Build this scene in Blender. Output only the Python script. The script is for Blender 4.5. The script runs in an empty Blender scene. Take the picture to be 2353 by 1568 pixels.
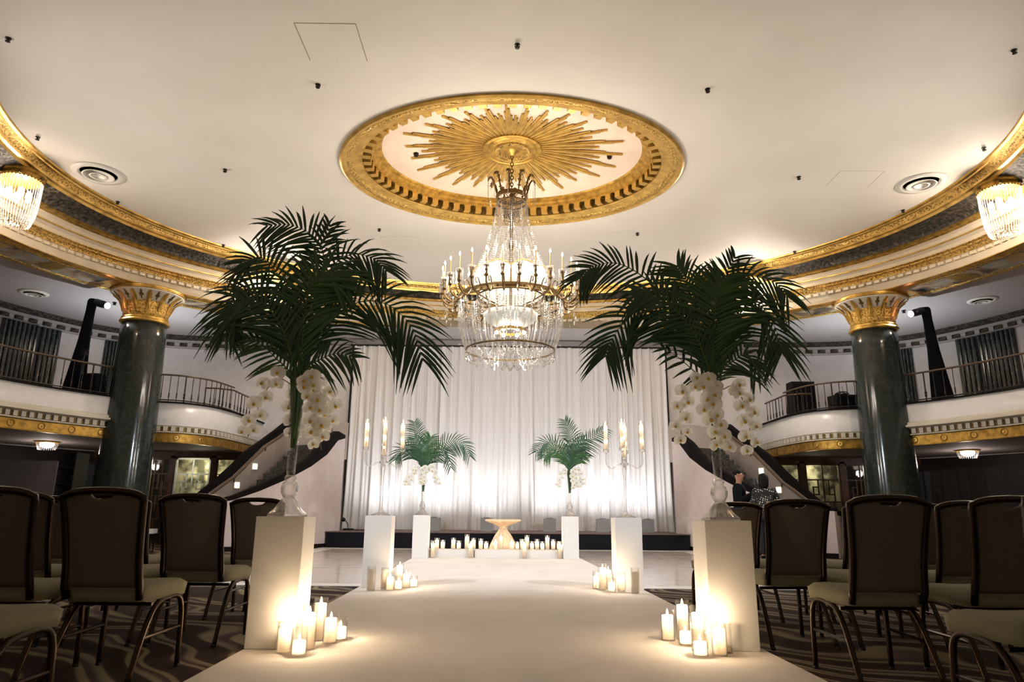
import bpy, bmesh, math, random
from math import sin, cos, pi, sqrt, atan2, radians as R
from mathutils import Vector, Matrix, Euler, Quaternion

random.seed(7)
S = bpy.context.scene
COL = S.collection

# ------------------------------------------------------------------ camera
# Room frame: origin = centre of the oval ballroom on the floor, +y towards the stage, metres.
CAM_POS = Vector((-0.025, -11.743, 0.814))
YAW, PITCH, ROLL = 0.0047, 0.2446, 0.0088
F_ = Vector((sin(YAW) * cos(PITCH), cos(YAW) * cos(PITCH), sin(PITCH)))
R_ = Vector((cos(YAW), -sin(YAW), 0))
U_ = R_.cross(F_)
R2 = R_ * cos(ROLL) + U_ * sin(ROLL)
U2 = U_ * cos(ROLL) - R_ * sin(ROLL)
cam_d = bpy.data.cameras.new('camera')
cam_d.sensor_width = 36
cam_d.lens = 36 * 1600 / 2353
cam_d.clip_start = 0.05
cam_d.clip_end = 100
cam_d.dof.use_dof = True
cam_d.dof.focus_distance = 7.5
cam_d.dof.aperture_fstop = 3.6
cam = bpy.data.objects.new('camera', cam_d)
COL.objects.link(cam)
M = Matrix((R2, U2, -F_)).transposed().to_4x4()
M.translation = CAM_POS
cam.matrix_world = M
S.camera = cam

# ------------------------------------------------------------------ world, exposure
W = bpy.data.worlds.new('world')
S.world = W
W.use_nodes = True
W.node_tree.nodes['Background'].inputs[0].default_value = (1.0, 0.72, 0.46, 1)
W.node_tree.nodes['Background'].inputs[1].default_value = 0.15
S.view_settings.view_transform = 'Standard'
S.view_settings.look = 'None'
S.view_settings.exposure = 0.52
S.view_settings.gamma = 1.0
S.view_settings.use_curve_mapping = False
S.cycles.use_denoising = True
S.cycles.use_adaptive_sampling = True
S.cycles.adaptive_threshold = 0.2
S.cycles.adaptive_min_samples = 12
S.cycles.max_bounces = 5
S.cycles.diffuse_bounces = 3
S.cycles.glossy_bounces = 3
S.cycles.transmission_bounces = 4
S.cycles.transparent_max_bounces = 14
S.cycles.sample_clamp_indirect = 4.0
S.cycles.caustics_reflective = False
S.cycles.caustics_refractive = False

# light powers (each belongs to a fixture built further down)
P_CHAND_UP = 34      # candle bulbs of the big chandelier, each of 8
P_CHAND_IN = 9      # shaded bulbs in its middle
P_DRUM = 115           # crystal drum lamps on the cornice
P_UP = 66             # uplights at the foot of the drapes
P_NEAR = 2.6          # candles by the near plinths
P_MID = 2.0
P_ROW = 0.6
P_GLOW = 0.35        # added lamps inside the wax, standing in for flame light soaking down
P_FLUSH = 14          # crystal lamps under the balcony
P_STAGEWASH = 950   # added unseen profile spots on the near balcony ends, aimed at the altar
P_SPOT = 800          # stage spots on the balcony
P_WASH = 350         # added unseen flood lamps on the balcony rails, washing the dome
WARM = (1.0, 0.91, 0.78)
WARM2 = (1.0, 0.74, 0.46)
COOL = (0.93, 0.95, 1.0)

# ------------------------------------------------------------------ materials
def mat(name, base=(0.8, 0.8, 0.8), rough=0.5, metal=0.0, noise=None, bump=None, emit=None, coat=0, sss=0, trans=0, ior=1.45, spec=None, coords='Object'):
    """noise = (scale, other colour, contrast lo, hi, detail);  bump = (scale, strength, distance)"""
    m = bpy.data.materials.new(name)
    m.use_nodes = True
    nt = m.node_tree
    b = nt.nodes['Principled BSDF']
    b.inputs['Base Color'].default_value = (*base, 1)
    b.inputs['Roughness'].default_value = rough
    b.inputs['Metallic'].default_value = metal
    b.inputs['IOR'].default_value = ior
    if coat:
        b.inputs['Coat Weight'].default_value = coat
        b.inputs['Coat Roughness'].default_value = 0.08
    if sss:
        b.inputs['Subsurface Weight'].default_value = sss
        b.inputs['Subsurface Radius'].default_value = (0.05, 0.03, 0.016)
    if trans:
        b.inputs['Transmission Weight'].default_value = trans
    if spec is not None:
        b.inputs['Specular IOR Level'].default_value = spec
    if emit:
        b.inputs['Emission Color'].default_value = (*emit[0], 1)
        b.inputs['Emission Strength'].default_value = emit[1]
    tc = None
    if noise or bump:
        tc = nt.nodes.new('ShaderNodeTexCoord')
    if noise:
        n = nt.nodes.new('ShaderNodeTexNoise')
        n.inputs['Scale'].default_value = noise[0]
        n.inputs['Detail'].default_value = noise[4] if len(noise) > 4 else 5
        nt.links.new(tc.outputs[coords], n.inputs['Vector'])
        r = nt.nodes.new('ShaderNodeValToRGB')
        r.color_ramp.elements[0].position = noise[2]
        r.color_ramp.elements[1].position = noise[3]
        r.color_ramp.elements[0].color = (*noise[1], 1)
        r.color_ramp.elements[1].color = (*base, 1)
        nt.links.new(n.outputs['Fac'], r.inputs['Fac'])
        nt.links.new(r.outputs['Color'], b.inputs['Base Color'])
    if bump:
        n2 = nt.nodes.new('ShaderNodeTexNoise')
        n2.inputs['Scale'].default_value = bump[0]
        n2.inputs['Detail'].default_value = 4
        nt.links.new(tc.outputs[coords], n2.inputs['Vector'])
        bp = nt.nodes.new('ShaderNodeBump')
        bp.inputs['Strength'].default_value = bump[1]
        bp.inputs['Distance'].default_value = bump[2]
        nt.links.new(n2.outputs['Fac'], bp.inputs['Height'])
        nt.links.new(bp.outputs['Normal'], b.inputs['Normal'])
    return m

def ramp(nt, fac, stops):
    r = nt.nodes.new('ShaderNodeValToRGB')
    e = r.color_ramp.elements
    while len(e) < len(stops):
        e.new(0.5)
    for k, (p, c) in enumerate(stops):
        e[k].position = p
        e[k].color = (*c, 1)
    nt.links.new(fac, r.inputs['Fac'])
    return r.outputs['Color']

GOLD = mat('gilded_plaster', (0.62, 0.365, 0.07), 0.38, 0.65, noise=(9, (0.30, 0.165, 0.03), 0.3, 0.62), bump=(26, 0.35, 0.02))
GOLD_SM = mat('gilded_smooth', (0.66, 0.40, 0.09), 0.33, 0.65, noise=(5, (0.40, 0.23, 0.045), 0.3, 0.6), bump=(60, 0.12, 0.01))
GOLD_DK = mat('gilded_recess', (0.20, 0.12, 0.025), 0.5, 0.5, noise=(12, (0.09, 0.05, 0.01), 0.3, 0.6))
GOLD_ORN = mat('gilded_ornament', (0.74, 0.47, 0.12), 0.3, 0.65, noise=(30, (0.22, 0.12, 0.02), 0.36, 0.55), bump=(40, 0.9, 0.03))
CGOLD = mat('cornice_gilding', (0.72, 0.44, 0.10), 0.32, 0.78, noise=(9, (0.30, 0.17, 0.035), 0.3, 0.62), bump=(26, 0.35, 0.02))
CGOLD_SM = mat('cornice_gilding_smooth', (0.76, 0.47, 0.12), 0.29, 0.78, noise=(5, (0.40, 0.24, 0.06), 0.3, 0.6), bump=(60, 0.12, 0.01))
CGOLD_ORN = mat('cornice_gilded_ornament', (0.82, 0.53, 0.15), 0.29, 0.76, noise=(30, (0.20, 0.11, 0.02), 0.36, 0.55), bump=(40, 0.9, 0.03))
BRONZE = mat('chandelier_bronze', (0.20, 0.12, 0.045), 0.38, 0.85, noise=(30, (0.09, 0.055, 0.02), 0.3, 0.6))
COVE = mat('dark_carved_cove', (0.085, 0.062, 0.038), 0.6, 0.0, noise=(14, (0.012, 0.012, 0.010), 0.42, 0.6, 8), bump=(14, 1.0, 0.06))
CREAM = mat('cream_plaster', (0.72, 0.60, 0.42), 0.55, noise=(3, (0.64, 0.52, 0.36), 0.3, 0.7))
CEIL = mat('ceiling_paint', (0.80, 0.74, 0.65), 0.7, noise=(0.7, (0.75, 0.68, 0.59), 0.3, 0.7, 3))
CEIL_IN = mat('medallion_field', (0.84, 0.67, 0.52), 0.6, noise=(1.3, (0.78, 0.60, 0.45), 0.4, 0.6, 3))
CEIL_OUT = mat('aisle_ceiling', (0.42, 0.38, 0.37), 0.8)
WALLP = mat('pale_wall', (0.68, 0.65, 0.65), 0.7, noise=(5, (0.62, 0.59, 0.59), 0.3, 0.7), bump=(120, 0.1, 0.004))
FASCIA = mat('glossy_fascia', (0.72, 0.71, 0.71), 0.30, noise=(8, (0.66, 0.65, 0.65), 0.3, 0.7))
PINKW = mat('stair_wall_paint', (0.66, 0.57, 0.55), 0.7, noise=(6, (0.60, 0.52, 0.50), 0.3, 0.7))
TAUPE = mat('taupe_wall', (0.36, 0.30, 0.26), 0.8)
DARKCAP = mat('dark_wood_cap', (0.009, 0.007, 0.007), 0.85, spec=0.12)
STEPM = mat('dark_step_carpet', (0.03, 0.028, 0.03), 0.9, noise=(22, (0.10, 0.095, 0.09), 0.45, 0.6))
WOOD = mat('brown_wood', (0.16, 0.075, 0.035), 0.4, noise=(6, (0.08, 0.035, 0.016), 0.3, 0.7))
RAILW = mat('handrail_wood', (0.10, 0.058, 0.03), 0.4)
BLACKM = mat('black_metal', (0.012, 0.012, 0.013), 0.4, 0.3)
IRON = mat('dark_iron', (0.035, 0.028, 0.025), 0.45, 0.5)
BLACKC = mat('black_cloth', (0.006, 0.006, 0.007), 0.95, spec=0.08)
STAGESK = mat('stage_skirt', (0.012, 0.012, 0.016), 0.9, spec=0.15)
STAGETOP = mat('stage_carpet', (0.20, 0.135, 0.115), 0.9, noise=(40, (0.14, 0.09, 0.08), 0.3, 0.7))
WHITEP = mat('white_plinth_paint', (0.80, 0.78, 0.75), 0.55)
RUNNER = mat('white_runner', (0.78, 0.73, 0.69), 0.85, noise=(1.6, (0.70, 0.65, 0.61), 0.3, 0.7), bump=(160, 0.15, 0.004))
GREYF = mat('grey_fixture', (0.33, 0.33, 0.33), 0.6)
SEATM = mat('olive_seat_fabric', (0.25, 0.232, 0.15), 0.9, noise=(180, (0.18, 0.168, 0.108), 0.3, 0.7))
BACKM = mat('brown_back_fabric', (0.110, 0.094, 0.080), 0.85, noise=(220, (0.082, 0.070, 0.060), 0.3, 0.7))
CHAIRM = mat('chair_frame_metal', (0.03, 0.02, 0.014), 0.25, 0.8)
LEGM = mat('chair_leg_metal', (0.035, 0.022, 0.014), 0.28, 0.85)
PAPER = mat('paper', (0.78, 0.78, 0.74), 0.8)
WICK = mat('wick', (0.02, 0.02, 0.02), 0.9)
FLAME = mat('flame', (1, 0.8, 0.5), 0.5, emit=((1.0, 0.72, 0.36), 40))
BULB = mat('candle_bulb', (1, 0.9, 0.8), 0.3, emit=((1.0, 0.86, 0.66), 16))
FROST = mat('frosted_lit_glass', (0.55, 0.53, 0.46), 0.4, emit=((0.95, 0.90, 0.78), 0.16))
DRUMIN = mat('drum_lamp_bulb', (1, 0.9, 0.85), 0.4, emit=((1.0, 0.88, 0.82), 2.2))
STEPL = mat('step_light_lens', (1, 0.9, 0.75), 0.4, emit=((1.0, 0.85, 0.68), 5))
SPOTL = mat('spot_lens', (1, 0.6, 0.55), 0.3, emit=((1.0, 0.50, 0.46), 9))
ORCHC = mat('orchid_centre', (0.62, 0.42, 0.06), 0.5)
STEMG = mat('orchid_stem', (0.20, 0.16, 0.06), 0.6)
LEAF = mat('palm_leaf', (0.036, 0.100, 0.048), 0.34, noise=(5, (0.018, 0.060, 0.030), 0.3, 0.7))
LEAF2 = mat('palm_leaf_bright', (0.052, 0.135, 0.042), 0.34, noise=(5, (0.030, 0.095, 0.035), 0.3, 0.7))
RACH = mat('palm_stalk', (0.06, 0.12, 0.03), 0.5)
SATIN = mat('champagne_satin', (0.88, 0.68, 0.47), 0.38, noise=(14, (0.78, 0.57, 0.37), 0.35, 0.65), bump=(18, 0.25, 0.02))
VENT = mat('vent_paint', (0.74, 0.70, 0.63), 0.5)
VENTD = mat('vent_dark', (0.015, 0.015, 0.015), 0.8)
SPRK = mat('sprinkler_metal', (0.03, 0.022, 0.015), 0.4, 0.6)
SKIN = mat('skin', (0.42, 0.21, 0.13), 0.55, sss=0.05)
HAIR = mat('dark_hair', (0.008, 0.007, 0.006), 0.7, spec=0.2)
JACK = mat('black_jacket', (0.007, 0.007, 0.008), 0.95, spec=0.1)
TROUS = mat('dark_trousers', (0.015, 0.015, 0.018), 0.85)
SCREENP = mat('grey_partition', (0.10, 0.085, 0.085), 0.9)
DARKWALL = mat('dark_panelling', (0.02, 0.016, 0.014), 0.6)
CARP_TOP = mat('ivory_cap', (0.62, 0.57, 0.47), 0.5)
SEAM = mat('plaster_seam', (0.34, 0.27, 0.19), 0.8)
CRATE = mat('road_case_black', (0.007, 0.007, 0.008), 0.8, spec=0.2)
LENSB = mat('camera_body', (0.02, 0.02, 0.02), 0.4)
LENSG = mat('camera_lens_grey', (0.25, 0.23, 0.2), 0.4)

def glassy(name, glossy, clear, diffuse=0.0, rough=0.03, tint=(1, 1, 1)):
    m = bpy.data.materials.new(name)
    m.use_nodes = True
    nt = m.node_tree
    nt.nodes.clear()
    out = nt.nodes.new('ShaderNodeOutputMaterial')
    tr = nt.nodes.new('ShaderNodeBsdfTransparent')
    tr.inputs[0].default_value = (*tint, 1)
    gl = nt.nodes.new('ShaderNodeBsdfGlossy')
    gl.inputs['Roughness'].default_value = rough
    lw = nt.nodes.new('ShaderNodeLayerWeight')
    lw.inputs['Blend'].default_value = glossy
    mx = nt.nodes.new('ShaderNodeMixShader')
    nt.links.new(lw.outputs['Facing'], mx.inputs[0])
    nt.links.new(tr.outputs[0], mx.inputs[1])
    nt.links.new(gl.outputs[0], mx.inputs[2])
    last = mx
    if diffuse:
        df = nt.nodes.new('ShaderNodeBsdfTranslucent')
        df.inputs[0].default_value = (0.95, 0.92, 0.88, 1)
        m2 = nt.nodes.new('ShaderNodeMixShader')
        m2.inputs[0].default_value = diffuse
        nt.links.new(mx.outputs[0], m2.inputs[1])
        nt.links.new(df.outputs[0], m2.inputs[2])
        last = m2
    nt.links.new(last.outputs[0], out.inputs[0])
    return m

GLASS = glassy('clear_glass', 0.13, 1)
CRYST_D = glassy('drum_crystal', 0.8, 0.3, diffuse=0.34, rough=0.15)
CRYST = glassy('crystal', 0.72, 0.4, diffuse=0.10, rough=0.15)
VGLASS = glassy('cut_glass', 0.5, 0.5, diffuse=0.13, rough=0.03)

def drape_mat(name='white_drape', dc=(0.82, 0.79, 0.77), tcol=(0.80, 0.74, 0.70), fac=0.15):
    m = bpy.data.materials.new(name)
    m.use_nodes = True
    nt = m.node_tree
    nt.nodes.clear()
    out = nt.nodes.new('ShaderNodeOutputMaterial')
    d = nt.nodes.new('ShaderNodeBsdfDiffuse')
    t = nt.nodes.new('ShaderNodeBsdfTranslucent')
    d.inputs[0].default_value = (*dc, 1)
    t.inputs[0].default_value = (*tcol, 1)
    x = nt.nodes.new('ShaderNodeMixShader')
    x.inputs[0].default_value = fac
    nt.links.new(d.outputs[0], x.inputs[1])
    nt.links.new(t.outputs[0], x.inputs[2])
    nt.links.new(x.outputs[0], out.inputs[0])
    return m
DRAPE = drape_mat()
DOORW = drape_mat('white_lattice_paint', (0.80, 0.84, 0.86), (0.85, 0.88, 0.88), 0.6)
WAX = drape_mat('candle_wax', (0.93, 0.88, 0.80), (0.97, 0.88, 0.74), 0.55)
ORCH = drape_mat('orchid_petal', (0.97, 0.97, 0.94), (0.97, 0.96, 0.92), 0.5)

def carpet_mat():
    m = bpy.data.materials.new('patterned_carpet')
    m.use_nodes = True
    nt = m.node_tree
    b = nt.nodes['Principled BSDF']
    b.inputs['Roughness'].default_value = 0.95
    b.inputs['Specular IOR Level'].default_value = 0.1
    tc = nt.nodes.new('ShaderNodeTexCoord')
    n = nt.nodes.new('ShaderNodeTexNoise')
    n.inputs['Scale'].default_value = 0.7
    n.inputs['Detail'].default_value = 1.0
    nt.links.new(tc.outputs['Object'], n.inputs['Vector'])
    mx = nt.nodes.new('ShaderNodeVectorMath')
    mx.operation = 'MULTIPLY_ADD'
    mx.inputs[1].default_value = (1.6, 1.6, 0)
    nt.links.new(n.outputs['Color'], mx.inputs[0])
    nt.links.new(tc.outputs['Object'], mx.inputs[2])
    w = nt.nodes.new('ShaderNodeTexWave')
    w.inputs['Scale'].default_value = 0.55
    w.inputs['Distortion'].default_value = 5
    w.inputs['Detail'].default_value = 2
    w.inputs['Detail Scale'].default_value = 0.8
    w.bands_direction = 'DIAGONAL'
    nt.links.new(mx.outputs[0], w.inputs['Vector'])
    c = ramp(nt, w.outputs['Fac'], [(0.0, (0.035, 0.022, 0.02)), (0.20, (0.05, 0.03, 0.028)), (0.26, (0.20, 0.165, 0.10)), (0.40, (0.25, 0.21, 0.135)),
                                    (0.47, (0.07, 0.045, 0.04)), (0.60, (0.085, 0.055, 0.066)), (0.72, (0.20, 0.17, 0.115)), (0.84, (0.23, 0.19, 0.13)), (0.90, (0.045, 0.03, 0.026)), (1.0, (0.03, 0.022, 0.02))])
    nt.links.new(c, b.inputs['Base Color'])
    return m
CARPET = carpet_mat()

def marble_mat(name, c0, c1, vein, scale, rough, stripes=False):
    m = bpy.data.materials.new(name)
    m.use_nodes = True
    nt = m.node_tree
    b = nt.nodes['Principled BSDF']
    b.inputs['Roughness'].default_value = rough
    tc = nt.nodes.new('ShaderNodeTexCoord')
    oi = nt.nodes.new('ShaderNodeObjectInfo')
    va = nt.nodes.new('ShaderNodeVectorMath')
    va.operation = 'MULTIPLY_ADD'
    va.inputs[1].default_value = (37, 37, 37)
    nt.links.new(oi.outputs['Random'], va.inputs[0])
    nt.links.new(tc.outputs['Object'], va.inputs[2])
    mp = nt.nodes.new('ShaderNodeMapping')
    mp.inputs['Scale'].default_value = (1, 6, 1) if stripes else (1, 1, 1)
    nt.links.new(va.outputs[0], mp.inputs['Vector'])
    n = nt.nodes.new('ShaderNodeTexNoise')
    n.inputs['Scale'].default_value = scale
    n.inputs['Detail'].default_value = 8
    n.inputs['Distortion'].default_value = 0.3 if stripes else 1.6
    nt.links.new(mp.outputs[0], n.inputs['Vector'])
    if stripes:
        c = ramp(nt, n.outputs['Fac'], [(0.3, c0), (0.55, c1), (0.72, vein)])
    else:
        c = ramp(nt, n.outputs['Fac'], [(0.0, c0), (0.46, c1), (0.495, vein), (0.51, c1), (1.0, c0)])
    nt.links.new(c, b.inputs['Base Color'])
    return m
MARBLE_G = marble_mat('dark_green_marble', (0.014, 0.021, 0.019), (0.024, 0.031, 0.028), (0.042, 0.050, 0.046), 2.6, 0.13)
MARBLE_P = marble_mat('polished_pilaster', (0.008, 0.013, 0.013), (0.014, 0.02, 0.02), (0.05, 0.06, 0.055), 3, 0.16)
MARBLE_F = marble_mat('pale_floor_marble', (0.62, 0.52, 0.46), (0.72, 0.63, 0.57), (0.52, 0.42, 0.36), 1.3, 0.13, stripes=True)
BORDER = mat('floor_border', (0.78, 0.74, 0.70), 0.3)

def painting_mat():
    m = bpy.data.materials.new('painted_panel')
    m.use_nodes = True
    nt = m.node_tree
    b = nt.nodes['Principled BSDF']
    b.inputs['Roughness'].default_value = 0.5
    tc = nt.nodes.new('ShaderNodeTexCoord')
    oi = nt.nodes.new('ShaderNodeObjectInfo')
    va = nt.nodes.new('ShaderNodeVectorMath')
    va.operation = 'MULTIPLY_ADD'
    va.inputs[1].default_value = (37, 37, 37)
    nt.links.new(oi.outputs['Random'], va.inputs[0])
    nt.links.new(tc.outputs['Object'], va.inputs[2])
    n = nt.nodes.new('ShaderNodeTexNoise')
    n.inputs['Scale'].default_value = 1.7
    n.inputs['Detail'].default_value = 6
    n.inputs['Distortion'].default_value = 0.8
    nt.links.new(va.outputs[0], n.inputs['Vector'])
    c = ramp(nt, n.outputs['Fac'], [(0.30, (0.03, 0.022, 0.014)), (0.42, (0.13, 0.085, 0.045)), (0.5, (0.40, 0.26, 0.13)), (0.57, (0.30, 0.33, 0.30)), (0.64, (0.52, 0.40, 0.26)), (0.75, (0.10, 0.075, 0.04))])
    nt.links.new(c, b.inputs['Base Color'])
    return m
PAINT = painting_mat()

# ------------------------------------------------------------------ mesh helpers
class MB:
    def __init__(s):
        s.v, s.f, s.mi = [], [], []
    def add(s, vs, fs, mi=0, X=None):
        o = len(s.v)
        s.v += [tuple(X @ Vector(p)) if X is not None else tuple(p) for p in vs]
        s.f += [tuple(i + o for i in f) for f in fs]
        s.mi += [mi] * len(fs)
        return s
    def box(s, a, b, mi=0, X=None):
        x0, y0, z0 = a
        x1, y1, z1 = b
        return s.add([(x0, y0, z0), (x1, y0, z0), (x1, y1, z0), (x0, y1, z0), (x0, y0, z1), (x1, y0, z1), (x1, y1, z1), (x0, y1, z1)],
                     [(0, 3, 2, 1), (4, 5, 6, 7), (0, 1, 5, 4), (1, 2, 6, 5), (2, 3, 7, 6), (3, 0, 4, 7)], mi, X)
    def lathe(s, prof, n=24, mi=0, X=None, sx=1, sy=1, wob=None, a0=0.0):
        vs, fs = [], []
        for j, (r, z) in enumerate(prof):
            for k in range(n):
                a = a0 + 2 * pi * k / n
                rr = r * (wob(a, j, z) if wob else 1)
                vs.append((rr * cos(a) * sx, rr * sin(a) * sy, z))
        for j in range(len(prof) - 1):
            for k in range(n):
                k2 = (k + 1) % n
                fs.append((j * n + k, j * n + k2, (j + 1) * n + k2, (j + 1) * n + k))
        if prof[0][0] > 1e-6:
            fs.append(tuple(reversed(range(n))))
        if prof[-1][0] > 1e-6:
            fs.append(tuple(range((len(prof) - 1) * n, len(prof) * n)))
        return s.add(vs, fs, mi, X)
    def tube(s, path, r, n=8, mi=0, X=None, caps=True):
        P = [Vector(p) for p in path]
        rs = r if isinstance(r, (list, tuple)) else [r] * len(P)
        vs, fs = [], []
        t0 = (P[1] - P[0]).normalized()
        u = t0.orthogonal().normalized()
        for j, p in enumerate(P):
            t = ((P[min(j + 1, len(P) - 1)] - P[max(j - 1, 0)])).normalized()
            u = (u - t * u.dot(t))
            u = u.normalized() if u.length > 1e-6 else t.orthogonal().normalized()
            w = t.cross(u)
            for k in range(n):
                a = 2 * pi * k / n
                vs.append(tuple(p + (u * cos(a) + w * sin(a)) * rs[j]))
        for j in range(len(P) - 1):
            for k in range(n):
                k2 = (k + 1) % n
                fs.append((j * n + k, j * n + k2, (j + 1) * n + k2, (j + 1) * n + k))
        if caps:
            fs.append(tuple(reversed(range(n))))
            fs.append(tuple(range((len(P) - 1) * n, len(P) * n)))
        return s.add(vs, fs, mi, X)
    def ball(s, c, r, n=8, m=5, mi=0, sc=(1, 1, 1), X=None):
        pr = [(max(1e-7, sin(pi * j / m)) * r, -cos(pi * j / m) * r) for j in range(m + 1)]
        T = Matrix.Translation(c) @ Matrix.Diagonal((*sc, 1))
        if X is not None:
            T = X @ T
        vs, fs = [], []
        vs.append((0, 0, -r))
        for j in range(1, m):
            for k in range(n):
                a = 2 * pi * k / n
                vs.append((pr[j][0] * cos(a), pr[j][0] * sin(a), pr[j][1]))
        vs.append((0, 0, r))
        L = len(vs) - 1
        for k in range(n):
            k2 = (k + 1) % n
            fs.append((0, 1 + k2, 1 + k))
            for j in range(m - 2):
                fs.append((1 + j * n + k, 1 + j * n + k2, 1 + (j + 1) * n + k2, 1 + (j + 1) * n + k))
            fs.append((L, 1 + (m - 2) * n + k, 1 + (m - 2) * n + k2))
        return s.add(vs, fs, mi, T)
    def octa(s, c, r, h=None, mi=0):
        h = h or r
        x, y, z = c
        return s.add([(x + r, y, z), (x, y + r, z), (x - r, y, z), (x, y - r, z), (x, y, z + h), (x, y, z - h)],
                     [(0, 1, 4), (1, 2, 4), (2, 3, 4), (3, 0, 4), (1, 0, 5), (2, 1, 5), (3, 2, 5), (0, 3, 5)], mi)
    def mesh(s, name, mats, smooth=False, mirror=False):
        me = bpy.data.meshes.new(name)
        if mirror:
            me.from_pydata([(-x, y, z) for x, y, z in s.v], [], [tuple(reversed(f)) for f in s.f])
        else:
            me.from_pydata(s.v, [], s.f)
        if not isinstance(mats, (list, tuple)):
            mats = [mats]
        for m in mats:
            me.materials.append(m)
        me.polygons.foreach_set('material_index', s.mi)
        if smooth:
            me.polygons.foreach_set('use_smooth', [True] * len(s.f))
        me.update()
        return me
    def build(s, name, mats, parent=None, smooth=False, mirror=False, loc=None, rot=None):
        return obj(name, s.mesh(name, mats, smooth, mirror), parent, loc, rot)

def obj(name, me, parent=None, loc=None, rot=None, scale=None):
    o = bpy.data.objects.new(name, me)
    COL.objects.link(o)
    if parent is not None:
        o.parent = parent
    if loc is not None:
        o.location = loc
    if rot is not None:
        o.rotation_euler = rot
    if scale is not None:
        o.scale = scale
    return o

def tag(o, label=None, cat=None, group=None, kind=None):
    if label: o['label'] = label
    if cat: o['category'] = cat
    if group: o['group'] = group
    if kind: o['kind'] = kind
    return o

def thing(name, label, cat, loc=(0, 0, 0), rz=0.0, group=None):
    o = bpy.data.objects.new(name, None)
    COL.objects.link(o)
    o.location = loc
    o.rotation_euler = (0, 0, rz)
    o.empty_display_size = 0.1
    return tag(o, label, cat, group)

def struct(o):
    return tag(o, kind='structure')

def copy_tree(o, parent=None):
    c = o.copy()
    COL.objects.link(c)
    c.parent = parent
    for ch in o.children:
        copy_tree(ch, c)
    return c

def light(name, kind, loc, power, color, parent=None, size=0.05, rot=None, spot=None, blend=0.5):
    d = bpy.data.lights.new(name, kind)
    d.energy = power
    d.color = color
    if kind in ('POINT', 'SPOT'):
        d.shadow_soft_size = size
    if kind == 'SPOT':
        d.spot_size = spot
        d.spot_blend = blend
    o = bpy.data.objects.new(name, d)
    COL.objects.link(o)
    o.location = loc
    if rot:
        o.rotation_euler = rot
    if parent is not None:
        o.parent = parent
    return o

def catmull(pts, n):
    P = [Vector(p) for p in pts]
    P = [P[0] * 2 - P[1]] + P + [P[-1] * 2 - P[-2]]
    out = []
    segs = len(P) - 3
    for i in range(n + 1):
        t = i / n * segs
        k = min(int(t), segs - 1)
        u = t - k
        a, b, c, d = P[k:k + 4]
        out.append(0.5 * ((2 * b) + (c - a) * u + (2 * a - 5 * b + 4 * c - d) * u * u + (3 * b - a - 3 * c + d) * u ** 3))
    return out

def sweep(path, prof, closed=False):
    """sweep a profile [(offset to the right of travel, z)] along a plan path; returns verts, faces"""
    n = len(path)
    vs, fs = [], []
    for i, p in enumerate(path):
        a = path[(i - 1) % n] if closed else path[max(i - 1, 0)]
        b = path[(i + 1) % n] if closed else path[min(i + 1, n - 1)]
        tx, ty = b[0] - a[0], b[1] - a[1]
        L = sqrt(tx * tx + ty * ty) or 1
        nx, ny = ty / L, -tx / L
        for (o, z) in prof:
            vs.append((p[0] + nx * o, p[1] + ny * o, z))
    m = len(prof)
    for i in range(n if closed else n - 1):
        i2 = (i + 1) % n
        for j in range(m - 1):
            fs.append((i * m + j, i2 * m + j, i2 * m + j + 1, i * m + j + 1))
    return vs, fs

def ell_band(rings, n=160, t0=0.0, t1=2 * pi):
    """rings = [(a, b, z), ...]"""
    vs, fs = [], []
    closed = abs(t1 - t0 - 2 * pi) < 1e-6
    N = n if closed else n + 1
    for (a, b, z) in rings:
        for k in range(N):
            t = t0 + (t1 - t0) * k / n
            vs.append((a * cos(t), b * sin(t), z))
    for j in range(len(rings) - 1):
        for k in range(n):
            k2 = (k + 1) % N
            fs.append((j * N + k, j * N + k2, (j + 1) * N + k2, (j + 1) * N + k))
    return vs, fs

AISLE = 0.02                                  # the aisle is set out 0.02 rad off the room's axis
def aw(x, y, z=0.0):
    """aisle frame (camera foot = origin) -> room frame"""
    dx, dy = x - 0.26, y - 11.74
    c, s = cos(-AISLE), sin(-AISLE)
    return (c * dx + s * dy, -s * dx + c * dy, z)

ORD = ['first', 'second', 'third', 'fourth', 'fifth', 'sixth', 'seventh', 'eighth', 'ninth', 'tenth', 'eleventh', 'twelfth', 'thirteenth',
       'fourteenth', 'fifteenth', 'sixteenth', 'seventeenth', 'eighteenth', 'nineteenth', 'twentieth']
SIDE = {1: 'left', -1: 'right'}
# ================================================================== SETTING
ZC = 7.0
WALL = [(-13.6, -9.0), (-13.6, 0), (-13.4, 3), (-12.9, 4.8), (-12.3, 6.2), (-11.5, 7.4), (-10.3, 8.2), (-9, 8.5), (-7, 8.6)]
WALLS = [tuple(p[:2]) for p in catmull([(x, y, 0) for x, y in WALL], 40)]

# floor, dance floor of marble tiles
struct(MB().box((-14.5, -15, -0.1), (14.5, 10, 0)).build('floor', CARPET))
df = struct(MB().box((-4.5, -3.30, 0.0005), (4.5, 5.8, 0.006)).build('dance_floor', BORDER))
tile = MB().box((-0.4475, -0.4475, 0), (0.4475, 0.4475, 0.006)).mesh('marble_tile', MARBLE_F)
for i in range(9):
    for j in range(10):
        x, y = -3.6 + i * 0.9, -2.6 + j * 0.9
        if y + .45 > 5.78:
            continue
        obj('marble_tile', tile, df, (x, y, 0.006), (0, 0, 0))
b = MB()
for (x0, x1) in ((-4.5, -4.06), (4.06, 4.5)):
    b.box((x0, -3.05, 0.006), (x1, 5.78, 0.0115))
b.build('border_strip', BORDER, df)

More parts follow.
